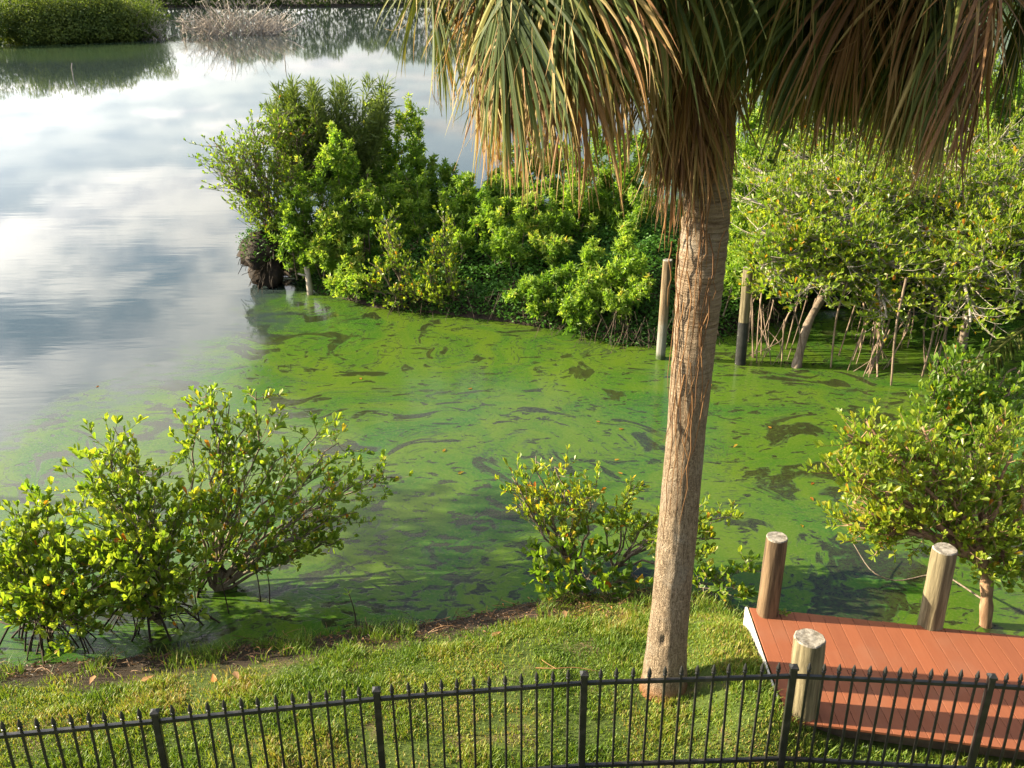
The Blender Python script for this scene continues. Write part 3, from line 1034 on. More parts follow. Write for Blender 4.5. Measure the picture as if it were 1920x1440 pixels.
PS('plume_shrub', 'tall light green plume shrub behind the dead skirt fronds', 1.7, 24.4,
   [(1085, 300, 24.6, .45), (1125, 325, 24.2, .45), (1165, 280, 24.6, .5), (1200, 300, 24.4, .5), (1070, 350, 24.2, .42), (1210, 360, 23.6, .45),
    (1180, 230, 25.2, .5), (1120, 240, 25.4, .5), (1240, 260, 24.8, .5), (1050, 270, 25.8, .5), (1000, 250, 26.2, .5), (940, 270, 26.2, .5)], tmean=.55, dens=60)
PS('plume_shrub', 'pale tipped plume shrub at the waterline left of the far piling', 2.1, 21.4,
   [(1115, 450, 21.8, .36), (1170, 420, 21.8, .38), (1145, 500, 21.0, .38), (1185, 490, 20.8, .38), (1205, 540, 20.3, .4), (1105, 520, 21, .4),
    (1165, 570, 20.3, .38)], tmean=.62, dens=70)
PS('plume_shrub', 'low bushy shrub overhanging the pale wet margin', .5, 21.6,
   [(1000, 530, 21.3, .42), (1050, 510, 21.4, .42), (965, 560, 21.4, .42), (1030, 575, 20.8, .4), (1085, 570, 20.6, .42), (1110, 600, 20.2, .35)],
   tmean=.50, dens=70)
PS('plume_shrub', 'small silvery tuft at the foot of the plume shrub by the post', -4.0, 23.2,
   [(655, 495, 23.0, .3), (635, 520, 23.1, .28), (675, 530, 22.7, .3)], tmean=.66, dens=80)
PS('plume_shrub', 'bright green shrub between palm trunk and the mangrove thicket', 4.6, 21.6,
   [(1395, 400, 21.8, .45), (1430, 380, 22, .5), (1400, 460, 21, .42), (1450, 440, 21.2, .45), (1385, 330, 22.8, .5), (1440, 310, 23, .55),
    (1380, 500, 20.2, .36), (1500, 340, 22.6, .5)], tmean=.60, dens=62)
BACK = lambda x0, x1, n, y0, y1, Y0, Y1: [(x0 + (x1 - x0) * (q + rng.random()) / n, rng.uniform(y0, y1), rng.uniform(Y0, Y1), rng.uniform(.5, .75)) for q in range(n)]
PS('plume_shrub', 'back row shrub right of the palm trunk below the green fronds', 6.4, 26.0,
   BACK(1380, 1640, 8, 110, 190, 26.4, 27.6) + BACK(1370, 1640, 8, 220, 330, 24.4, 26), tmean=.56, dens=50, size=.14)
PS('plume_shrub', 'back row shrub beneath the rightmost palm fronds', 10.4, 26.2,
   BACK(1640, 2060, 13, 70, 160, 26.4, 27.8) + BACK(1640, 2040, 12, 180, 320, 24.2, 26), tmean=.56, dens=48, size=.14)
PS('plume_shrub', 'outermost shrub of the right bank past the frame edge', 14.5, 24.5,
   BACK(2010, 2260, 9, 120, 260, 24.6, 26.6) + BACK(2010, 2260, 8, 300, 460, 22.6, 24), tmean=.52, dens=44, size=.15)
PS('plume_shrub', 'shaded shrub on the bank behind the stilt roots', 9.0, 23.2,
   BACK(1560, 1990, 9, 400, 520, 22.4, 23.2), tmean=.34, dens=50, size=.14)
PS('plume_shrub', 'leafy shrub filling the middle of the point above the vine', -.6, 24.6,
   [(880, 330, 25, .5), (950, 320, 25, .5), (830, 360, 24.6, .4), (1010, 340, 24.6, .45), (900, 400, 23.8, .35), (1060, 400, 23.4, .4), (770, 380, 24.4, .35), (720, 350, 25, .4), (860, 440, 23.2, .3), (930, 480, 22.6, .32), (760, 330, 25.6, .45)],
   tmean=.54, dens=60)
shrub('mangrove_shrub', 'young mangrove with yellowing leaves at the middle waterline of the point', (-2.7, 22.5, WZ),
      L3([(725, 412, 22.9), (738, 455, 22.6), (708, 500, 22.4), (755, 500, 22.3), (690, 535, 22.4), (740, 550, 22.2)], 22.4, (.28, .28, .26), 26),
      .105, 12, .52, yellow=.05, thick=1.2)
shrub('mangrove_shrub', 'slender young mangrove right of the yellowing one on the point', (-1.5, 22.2, WZ),
      L3([(832, 405, 22.8), (815, 450, 22.6), (838, 480, 22.3), (800, 500, 22.2), (850, 530, 22), (815, 550, 21.9), (780, 540, 22.1)], 22.3,
         (.26, .26, .26), 26), .105, 12, .52, yellow=.04, thick=1.2)

# ground vine smothering the point
n = 230000
x = rng.uniform(-6.3, 19, n)
y = rng.uniform(19.6, 30, n)
d = poly_dist(x, y, PEN)
k = (d > -.12) & (rng.random(n) < np.where(x > 6, .55, 1))
x, y, d = x[k], y[k], d[k]
n = len(x)
bump = .55 * fbm(x * 1.1 + 3, y * 1.1 + 8) + .25 * NZ(x * 3.1, y * 3.1)
z = pen_z(x, y) + .05 + bump * np.clip(.5 + d * .6, .35, 1.5) * rng.uniform(.55, 1.02, n)
gg = .3
N = unit(np.stack([rng.normal(0, .45, n), rng.normal(-.15, .45, n), np.ones(n)], 1))
a = rng.uniform(0, 6.28, n)
g = GB()
leaves(g, np.stack([x, y, z], 1), np.stack([np.cos(a), np.sin(a), rng.normal(-.1, .35, n)], 1), N, rng.uniform(.055, .11, n), rng.uniform(.045, .085, n),
       np.clip(.48 + .6 * (bump - .4) + rng.normal(0, .12, n), 0, 1), 'lance')
tag(g.build('ground_vine', M_VINE), 'carpet of dark green vine covering the point', 'vine', kind='stuff')

# rows of hanging growth and thin roots at the waterline of the point
g = GB()
for _ in range(200):
    i = rng.integers(9, 15)
    f = rng.random()
    e = PEN[i] * (1 - f) + PEN[(i + 1) % len(PEN)] * f
    a = np.array([e[0] + rng.normal(0, .2), e[1] + rng.uniform(-.25, .3), WZ + rng.uniform(.15, .8)])
    b = a + [rng.normal(0, .35), rng.uniform(-.5, .05), 0]
    b[2] = WZ - .05
    tube(g, bez(a, (a + b) / 2 + rng.normal(0, .08, 3), b, 5), np.linspace(.008, .005, 5), 3, rng.uniform(.2, 1), False)
tag(g.build('waterline_roots', M_DARKTWIG), 'thin dark roots and stems fringing the waterline of the point', 'roots', kind='stuff')

# overturned peat mass at the tip
b = aty(515, 515, 24.6)
b[2] = WZ - .1
root = thing('overturned_stump', 'black overturned root mass at the tip of the point', 'stump', b)
nu, nv = 28, 18
uu, vv_ = np.meshgrid(np.arange(nu) / nu * 2 * math.pi, np.linspace(0, math.pi, nv), indexing='ij')
rr = .62 + 1.3 * (fbm((np.cos(uu) + 1) * 2.6 + 20, vv_ * 2.4 + np.sin(uu) * 2, 4) - .42) * np.sin(vv_)
V = np.stack([np.cos(uu) * np.sin(vv_) * rr * .85 - .1, np.sin(uu) * np.sin(vv_) * rr * .8, .85 + np.cos(vv_) * rr * 1.05], -1)
g = GB()
q, r = np.meshgrid(np.arange(nu), np.arange(nv - 1), indexing='ij')
g.add(V.reshape(-1, 3), np.stack([q * nv + r, ((q + 1) % nu) * nv + r, ((q + 1) % nu) * nv + r + 1, q * nv + r + 1], -1).reshape(-1, 4))
g.build('root_mass', M_PEAT, root, True)
g = GB()
for _ in range(90):
    d = unit(rng.normal(0, 1, 3) * [1, 1, .8] + [-.4, -.5, 0])
    a = d * [.6, .6, .75] + [0, 0, .85]
    tube(g, bez(a, a + d * .2 + rng.normal(0, .08, 3), a + d * .35 + [0, 0, rng.uniform(-.4, .1)], 4), .008, 3, .4, False)
tag(g.build('rootlets', M_DARKTWIG, root), kind='stuff')
g = GB()
m = 1800
a = rng.uniform(0, 6.28, m)
ra = rng.uniform(0, .8, m)
P = np.stack([np.cos(a) * ra - .1, np.sin(a) * ra, 1.45 + rng.uniform(-.35, .28, m) - .25 * ra], 1)
leaves(g, P, rng.normal(0, 1, (m, 3)), rng.normal(0, .6, (m, 3)) + UP, rng.uniform(.05, .12, m), rng.uniform(.03, .05, m), np.clip(rng.normal(.3, .15, m), 0, 1), 'lance')
tag(g.build('moss_fringe', M_VINE, root), kind='stuff')
b = at(530, 522, WZ)
g = GB()
tube(g, path([aty(492, 500, b[1] + .3) - b, np.array([0, .2, .15]), at(566, 530, WZ) + [0, .5, .1] - b, at(600, 535, WZ) + [0, 1.2, .2] - b], 14), np.linspace(.13, .22, 14) + rng.normal(0, .015, 14), 9, .3)
tag(g.build('fallen_log', M_TWIG, None, True, b), 'dark fallen log lying between overturned stump and weathered post', 'log')
b = at(581, 552, WZ)
root = thing('weathered_post', 'short weathered forked post standing in algae at the tip of the point', 'post', b)
g = GB()
tube(g, np.array([[0, 0, -.3], [.01, 0, .3], [-.02, 0, .75]]), [.085, .08, .075], 8)
g.build('post', M_PALETWIG, root, True)
g = GB()
tube(g, np.array([[0, 0, .52], [-.12, -.03, .53], [-.24, -.05, .58]]), [.035, .03, .022], 6)
g.build('branch_stub', M_DEAD, root, True)

# ------------------------------------------------------------------ red mangrove thicket on the right
def fill(n, x0, x1, y0, y1, Y0, Y1):
    return [(rng.uniform(x0, x1), yy, Y0 + (Y1 - Y0) * (y1 - yy) / (y1 - y0) + rng.normal(0, .3)) for yy in rng.uniform(y0, y1, n)]



def roots_px(lst):
    o = []
    for (x0, y0, x1, y1, Yo, r) in lst:
        b = at(x1, y1, WZ)
        a = aty(x0, y0, b[1] + Yo)
        m_ = a * .5 + b * .5 + [rng.normal(0, .06), 0, .15]
        o.append((np.array([a, m_, b - [0, 0, .15]]), r * .72))
    return o


RT1 = roots_px([(1525, 470, 1472, 655, .4, .03), (1560, 500, 1492, 660, .5, .03), (1600, 500, 1558, 690, .3, .032), (1620, 525, 1570, 668, .8, .03),
                (1640, 540, 1600, 662, .9, .028), (1610, 540, 1612, 655, 1.2, .028), (1668, 500, 1634, 660, .9, .03), (1650, 540, 1645, 665, 1.0, .028),
                (1690, 530, 1640, 690, .2, .034), (1700, 520, 1672, 722, -.1, .036), (1720, 540, 1690, 640, .8, .026), (1712, 560, 1700, 655, 1.0, .026),
                (1758, 555, 1728, 705, .0, .032), (1750, 560, 1735, 690, .6, .022), (1530, 560, 1500, 672, .6, .024), (1480, 560, 1505, 690, .3, .022),
                (1425, 560, 1428, 668, .5, .022), (1410, 520, 1415, 672, .4, .02)])
for _ in range(26):
    x1 = rng.uniform(1400, 1780)
    y1 = 655 + rng.uniform(-25, 45) + (x1 - 1400) * .05
    b_ = at(x1, y1, WZ)
    a_ = b_ + [rng.uniform(.05, .7), rng.uniform(.2, 1.2), rng.uniform(.7, 1.6)]
    k_ = (a_ + b_) / 2 + [rng.uniform(-.15, .25), .1, rng.uniform(.0, .35)]
    RT1.append((np.array([a_, k_, b_ - [0, 0, .15]]), rng.uniform(.010, .019)))
    if rng.random() < .6:
        RT1.append((np.array([k_, (k_ + b_) / 2 + [rng.uniform(-.3, .3), -.1, .05], b_ + [rng.uniform(-.5, .5), rng.uniform(-.3, .2), -.15]]), .010))
RT1 += [(np.array([at(1640, 690, WZ) + [0, 0, .28], at(1632, 697, WZ) + [0, 0, .1], at(1620, 702, WZ) - [0, 0, .1]]), .022),
        (np.array([at(1640, 690, WZ) + [0, 0, .28], at(1644, 700, WZ) + [0, 0, .1], at(1646, 712, WZ) - [0, 0, .1]]), .022),
        (np.array([at(1640, 690, WZ) + [0, 0, .28], at(1628, 705, WZ) - [0, 0, .1]]), .018)]
tb = at(1490, 690, WZ)
shrub('red_mangrove', 'red mangrove with leaning forked trunk and stilt roots beside the wrapped piling', tb,
      L3([(1420, 430, 19), (1470, 400, 19.5), (1510, 440, 18.8), (1560, 400, 19.4), (1490, 360, 20.2), (1540, 470, 18.6), (1600, 440, 18.8), (1580, 350, 20.4),
          (1640, 410, 19.2), (1650, 470, 18.4), (1600, 500, 18.2), (1440, 480, 18.6), (1690, 450, 18.8), (1480, 320, 21), (1540, 300, 21.4), (1620, 310, 21.4),
          (1690, 360, 20.4), (1700, 500, 18), (1520, 380, 20), (1430, 350, 20.4), (1640, 360, 20.4), (1575, 450, 19)] + fill(26, 1390, 1720, 300, 560, 17.9, 21.6) + fill(3, 1400, 1720, 560, 610, 18.0, 18.8), 19, (.62, .62, .42), 26),
      .13, 11, .53, None, M_PALETWIG, thick=1.2, r0=.04, yellow=.035, cat='tree', upturn=.3,
      trunkmat=M_TWIG, trunk=([tb - [0, 0, .2], aty(1515, 600, tb[1] + .4), aty(1555, 540, tb[1] + .9), aty(1600, 470, tb[1] + 1.4)], [.10, .085, .075, .05]),
      roots=RT1)
tb = at(1800, 655, WZ)
RT2 = roots_px([(1905, 690, 1868, 730, .1, .03), (1918, 690, 1888, 742, 0, .034), (1940, 660, 1930, 735, .2, .03), (1890, 560, 1850, 665, .8, .026),
                (1800, 545, 1770, 640, 1.2, .024)])
shrub('red_mangrove', 'red mangrove with pale twiggy crown at the right frame edge', tb,
      L3([(1740, 470, 18.6), (1790, 430, 19), (1840, 470, 18.4), (1880, 420, 19), (1760, 390, 20), (1820, 380, 20), (1900, 350, 20.4), (1760, 520, 17.8),
          (1830, 520, 17.6), (1890, 510, 17.6), (1940, 460, 18.4), (1960, 390, 19.6), (1720, 420, 19.8), (1800, 330, 21), (1870, 300, 21.4), (1930, 280, 21.6),
          (1750, 320, 21.6), (1980, 500, 17.6), (1850, 400, 20), (1700, 380, 20.6), (1900, 460, 18.4), (1960, 330, 20.6)] + fill(26, 1700, 1990, 280, 570, 17.3, 21.6) + fill(3, 1740, 1980, 570, 610, 17.3, 18.2), 19, (.65, .65, .42), 25),
      .13, 11, .55, None, M_PALETWIG, thick=1.3, r0=.04, yellow=.05, cat='tree', upturn=.3,
      trunkmat=M_TWIG, trunk=([tb - [0, 0, .2], aty(1820, 570, tb[1] + .3), aty(1850, 500, tb[1] + .6), aty(1860, 440, tb[1] + .9)], [.11, .10, .09, .07]), roots=RT2)
tb = at(1640, 600, WZ) + [0, 1.5, 0]
shrub('red_mangrove', 'mangrove crown at the back of the right thicket above the shaded inlet', tb,
      L3([(1660, 290, 23), (1720, 270, 23.4), (1600, 260, 23.6), (1540, 250, 24), (1780, 270, 23.2), (1840, 250, 23.2), (1900, 230, 23.4), (1660, 340, 22.4),
          (1780, 340, 22.4), (1470, 270, 24), (1960, 240, 23.4), (1590, 400, 22), (1700, 430, 21.6), (1800, 450, 21.4), (1880, 450, 21.4), (1640, 470, 21.4)] + fill(34, 1400, 1990, 230, 560, 20.6, 24),
         23, (.8, .8, .5), 28), .13, 11, .55, None, M_PALETWIG, thick=1.3, r0=.04, yellow=.03, cat='tree',
      trunkmat=M_TWIG, trunk=([tb - [0, 0, .2], aty(1650, 520, tb[1] + .2), aty(1660, 450, tb[1] + .4)], [.12, .10, .08]))
# hanging dead palm frond at the right edge of the inlet
b = at(1775, 742, WZ) - [0, 0, .05]
root = thing('fallen_frond', 'dark feather shaped frond leaning in the dark inlet at right', 'frond', b)
a2 = aty(1945, 600, b[1] + .6)
ax = bez(b, (b + a2) / 2 + [0, 0, .25], a2, 16)
g = GB()
tube(g, ax - b, np.linspace(.012, .03, 16), 5, .4)
g.build('midrib', M_PALM, root, True)
g = GB()
for s in range(60):
    q = .04 + .94 * s / 60 * 15
    i = min(int(q), 14)
    p0 = ax[i] + (ax[i + 1] - ax[i]) * (q - i) - b
    tdir = unit(ax[i + 1] - ax[i])
    for sd in (-1, 1):
        dd = unit(np.cross(tdir, UP) * sd + -tdir * .5 + [0, 0, -.45] + rng.normal(0, .12, 3))
        L = .5 * (.4 + math.sin(math.pi * (.15 + .8 * s / 60)))
        leaves(g, np.array([p0]), np.array([dd]), np.array([rng.normal(0, .4, 3) + UP]), [L * .8], [.022], np.array([rng.uniform(.15, .45)]), 'lance')
g.build('leaflets', M_PALM, root)

# ------------------------------------------------------------------ near shrubs in the water along the lawn
def near_roots(base, n, r, spread, h):
    o = []
    for _ in range(n):
        a = base + [rng.normal(0, .12) * spread, rng.normal(0, .1), rng.uniform(.15, h)]
        ang = rng.uniform(0, 6.28)
        b = base + [math.cos(ang) * spread * rng.uniform(.4, 1), math.sin(ang) * spread * .6 * rng.uniform(.4, 1), -.12]
        m_ = (a + b) / 2 + [0, 0, rng.uniform(.1, .3)]
        o.append((np.array([a, m_, b]), r * rng.uniform(.6, 1.2)))
    return o


A1, A2, A3 = at(95, 1200, WZ), at(300, 1172, WZ), at(405, 1108, WZ)
shrub('mangrove_shrub', 'dense glossy mangrove shrub cut by the left frame edge', A1,
      L3([(60, 965, 10.4), (15, 1010, 10), (110, 1000, 10.1), (40, 1060, 9.7), (120, 1070, 9.7), (-50, 980, 10.2), (-40, 1060, 9.6), (90, 940, 10.7),
          (170, 1040, 9.9), (20, 1110, 9.4), (100, 1120, 9.4), (160, 1110, 9.4), (60, 1150, 9.3), (140, 1150, 9.3)], 10, (.40, .40, .32), 22),
      .118, 13, .53, singles=220, twig=M_TWIG, roots=near_roots(A1, 26, .016, 1.0, .5), rootmat=M_DARKTWIG, yellow=.02, aspect=.5, r0=.013)
shrub('mangrove_shrub', 'glossy mangrove shrub with one tall leafy spire near left shore', A2,
      L3([(212, 800, 10.9), (205, 870, 10.7), (255, 880, 10.6), (180, 900, 10.6), (230, 950, 10.3), (290, 930, 10.4), (190, 1000, 10), (250, 1020, 9.9),
          (320, 1000, 10.1), (300, 1060, 9.8), (220, 1090, 9.6), (350, 1060, 9.9), (340, 940, 10.5), (260, 1100, 9.6), (330, 1110, 9.7), (150, 1060, 9.8)], 10, (.38, .38, .32), 20),
      .118, 13, .54, singles=240, twig=M_TWIG, roots=near_roots(A2, 26, .016, .9, .5), rootmat=M_DARKTWIG, yellow=.02, aspect=.5, r0=.013)
shrub('mangrove_shrub', 'open branched mangrove shrub with orange tips reaching right over algae', A3,
      L3([(385, 740, 11.5), (365, 790, 11.4), (430, 760, 11.5), (480, 735, 11.7), (410, 830, 11.2), (460, 800, 11.4), (400, 900, 11), (470, 880, 11),
          (540, 850, 11.4), (600, 810, 11.8), (635, 830, 11.8), (560, 920, 11), (640, 900, 11.3), (700, 890, 11.5), (745, 895, 11.6), (620, 960, 11),
          (670, 960, 11), (520, 960, 10.8), (450, 970, 10.7), (580, 1010, 10.8), (640, 1010, 10.9), (420, 1020, 10.6), (350, 1000, 10.5), (370, 930, 10.8), (480, 1040, 10.6), (550, 1050, 10.7)], 11, (.30, .3, .2), 15),
      .105, 12, .52, singles=240, twig=M_TWIG, roots=near_roots(A3, 8, .02, .5, .5), rootmat=M_DARKTWIG, yellow=.05, aspect=.5, r0=.017, upturn=.1)
B1, B2 = at(1085, 1075, WZ), at(1150, 1065, WZ)
shrub('mangrove_shrub', 'yellowish sparse mangrove shrub left of the palm trunk', B1,
      L3([(1005, 855, 11.5), (1040, 875, 11.4), (985, 890, 11.4), (1060, 915, 11.1), (1005, 930, 11.2), (1030, 960, 10.9), (1095, 935, 11), (1120, 910, 11.2),
          (1075, 970, 10.9), (960, 895, 11.4), (975, 945, 11.1)], 11, (.24, .25, .18), 11),
      .098, 11, .63, singles=220, yellow=.06, aspect=.42, r0=.02)
shrub('mangrove_shrub', 'low mangrove sprigs on a bent stem close behind the palm trunk', B2,
      L3([(1190, 910, 11.3), (1175, 960, 11), (1215, 980, 10.8), (1230, 1000, 10.7), (1330, 990, 10.8), (1325, 1040, 10.5), (1375, 965, 11), (1350, 1010, 10.7),
          (1130, 960, 11), (1300, 960, 11)], 11, (.2, .2, .18), 12),
      .105, 11, .58, singles=200, yellow=.03, aspect=.42, r0=.018)
B3 = at(1080, 1125, WZ) + [0, 0, .05]
shrub('broadleaf_vine', 'low tangle of broad heart shaped leaves on the bank left of the palm', B3,
      L3([(1000, 1030, 10.7), (1040, 1020, 10.8), (1090, 1010, 10.8), (1130, 1030, 10.7), (1010, 1080, 10.4), (1060, 1060, 10.5), (1110, 1075, 10.4),
          (1050, 1110, 10.2), (1200, 1080, 10.4), (1150, 1100, 10.3)], 10.6, (.22, .2, .14), 9),
      .115, 6, .42, singles=200, kind='heart', aspect=.8, r0=.012, cat='vine', yellow=.03)
B4 = at(1345, 1112, WZ) + [0, 0, .1]
shrub('broadleaf_vine', 'broad leaved weeds on the bank between palm trunk and piling', B4,
      L3([(1325, 1080, 10.3), (1360, 1075, 10.4), (1310, 1100, 10.2), (1385, 1100, 10.1), (1410, 1060, 10.3), (1350, 1110, 10)], 10.4, (.2, .16, .12), 8),
      .095, 6, .48, singles=120, kind='heart', aspect=.75, r0=.010, cat='vine', yellow=.02)
C1 = at(1852, 1172, WZ)
tb = C1
fk = aty(1850, 1072, C1[1] + .1)
shrub('mangrove_tree', 'sunlit mangrove tree with orange brown trunk beside the deck', C1,
      L3([(1590, 815, 10.6), (1570, 860, 10.4), (1625, 790, 10.8), (1650, 840, 10.5), (1610, 900, 10.2), (1690, 880, 10.3), (1660, 930, 10.1), (1740, 850, 10.6),
          (1720, 920, 10.2), (1780, 880, 10.5), (1790, 940, 10.1), (1850, 830, 10.8), (1840, 900, 10.4), (1900, 840, 10.8), (1890, 920, 10.4), (1930, 880, 10.5),
          (1850, 970, 10), (1900, 990, 10), (1940, 950, 10.2), (1630, 960, 10), (1600, 940, 10.2), (1870, 790, 11), (1730, 800, 11), (1690, 830, 10.8), (1885, 1040, 9.9), (1915, 1060, 9.9), (1790, 1000, 9.9), (1700, 985, 10), (1640, 1000, 10), (1835, 1020, 9.9), (1930, 1020, 10), (1580, 980, 10.1)],
         10.4, (.36, .36, .26), 20),
      .105, 12, .60, singles=300, twig=M_ORANGE, cat='tree', r0=.034, yellow=.025, aspect=.45,
      trunk=([C1 - [0, 0, .2], aty(1850, 1130, C1[1]), fk, aty(1840, 1040, C1[1] + .1)], [.085, .075, .075, .05]))
C2 = at(1830, 900, WZ)
shrub('mangrove_shrub', 'darker green mangrove sprigs rising behind the sunlit tree at right', C2,
      L3([(1803, 660, 12.9), (1795, 710, 12.7), (1770, 690, 12.7), (1745, 745, 12.5), (1800, 770, 12.4), (1840, 740, 12.5), (1860, 800, 12.2), (1905, 720, 12.5),
          (1915, 780, 12.2), (1740, 800, 12.2), (1780, 830, 12), (1720, 770, 12.4)], 12.4, (.3, .3, .26), 18),
      .118, 12, .38, singles=200, yellow=.03, aspect=.48)
# arching bare branch in the water behind the deck
b = at(1700, 1105, WZ)
g = GB()
tube(g, path([at(1590, 1045, WZ) + [0, 0, .30], at(1630, 1085, WZ) + [0, 0, .1], at(1680, 1100, WZ) + [0, 0, .06], at(1760, 1088, WZ) + [0, 0, .15],
              C1 + [-.1, .05, .35]], 18) - b, np.linspace(.006, .014, 18), 5)
tag(g.build('bare_branch', M_TWIG, None, True, b), 'thin bare branch arching low over algae behind the deck', 'branch')

# seedlings standing in the shallows
SEED = [(503, 1132, .55, 'seedling stem in shade right of the forked shrub'), (488, 1128, .7, 'twin seedling stem left of the shaded one'),
        (375, 1165, .8, 'bare seedling stem between the two left shrubs'), (668, 1186, .62, 'lone seedling stem at the mud edge left of centre'),
        (255, 1180, .9, 'dark upright sapling stem under the glossy shrub'), (430, 1150, .5, 'short seedling stem below the open shrub'),
        (1178, 1060, .45, 'short bare seedling stem close to the palm')]
for x, y, h, lab in SEED:
    b = at(x, y, WZ)
    root = thing('seedling', lab, 'seedling', b, 'mangrove seedlings in the shallows')
    g = GB()
    st = np.array([[0, 0, -.15], [rng.normal(0, .02), 0, h * .5], [rng.normal(0, .05), rng.normal(0, .03), h]])
    tube(g, path(st, 7), np.linspace(.010, .006, 7), 5)
    g.build('stem', M_DARKTWIG, root, True)
    for q in range(5):
        a = q * 2.4
        o = link('leaf', leaf_mesh('obovate', M_LEAF, .4), root)
        d_, s_, n_ = leaf_frame(np.array([math.cos(a), math.sin(a), .5]), UP)
        d_, s_, n_ = d_ * .08, s_ * .035, n_ * .08
        o.matrix_local = Matrix(((d_[0], s_[0], n_[0], st[2][0]), (d_[1], s_[1], n_[1], st[2][1]), (d_[2], s_[2], n_[2], h - q * .015), (0, 0, 0, 1)))

# ------------------------------------------------------------------ the palm
PB = at(1247, 1292, -.06)
PY = PB[1]
palm = thing('fan_palm', 'tall fan palm with rough trunk and drooping half dead fronds', 'palm', PB)
ctr = np.array([[1.585, PY, -.25], [1.59, PY, .3], [1.60, PY, 1.0], [1.61, PY, 1.87], [1.625, PY, 3.03], [1.645, PY, 4.08], [1.66, PY, 5.04], [1.64, PY, 5.91],
                [1.61, PY, 7.9]])
zc = np.linspace(-.25, 7.9, 240)
cx = np.interp(zc, ctr[:, 2], ctr[:, 0])
cx = np.convolve(np.pad(cx, 8, 'edge'), np.ones(17) / 17, 'valid')
rad = np.interp(zc, [-.25, -.05, .1, .5, 1, 2, 3, 3.8, 4.4, 5, 6, 7.9], [.30, .262, .232, .208, .194, .187, .178, .186, .198, .200, .2, .17])
na = 56
an = np.arange(na) / na * 2 * math.pi
ZZ, AA = np.meshgrid(zc, an, indexing='ij')
fiss = fbm(AA * 9 / 1.0 % 200, ZZ * 3.0 + 60, 3) - .5
lum = fbm(np.cos(AA) * 1.2 + 9, ZZ * 1.1 + np.sin(AA)) - .5
ringd = np.sin(ZZ * 42 + 3 * (fbm(AA * 1.2, ZZ * .5) - .5)) * np.clip((ZZ - 3.2) / 1.5, 0, 1)
RR = rad[:, None] * (1 + .07 * lum) + .018 * fiss + .004 * ringd
RR -= .035 * np.exp(-(((AA - 4.25) / .12) ** 2 + ((ZZ - .72) / .07) ** 2))
V = np.stack([cx[:, None] + np.cos(AA) * RR, PY + np.sin(AA) * RR, ZZ], -1).reshape(-1, 3) - PB
i, j = np.meshgrid(np.arange(239), np.arange(na), indexing='ij')
g = GB()
g.add(V, np.stack([i * na + j, i * na + (j + 1) % na, (i + 1) * na + (j + 1) % na, (i + 1) * na + j], -1).reshape(-1, 4))
g.build('trunk', M_PTRUNK, palm, True)

CR = np.array([1.61, PY, 7.85]) - PB
GDN = np.array([0, 0, -1.])


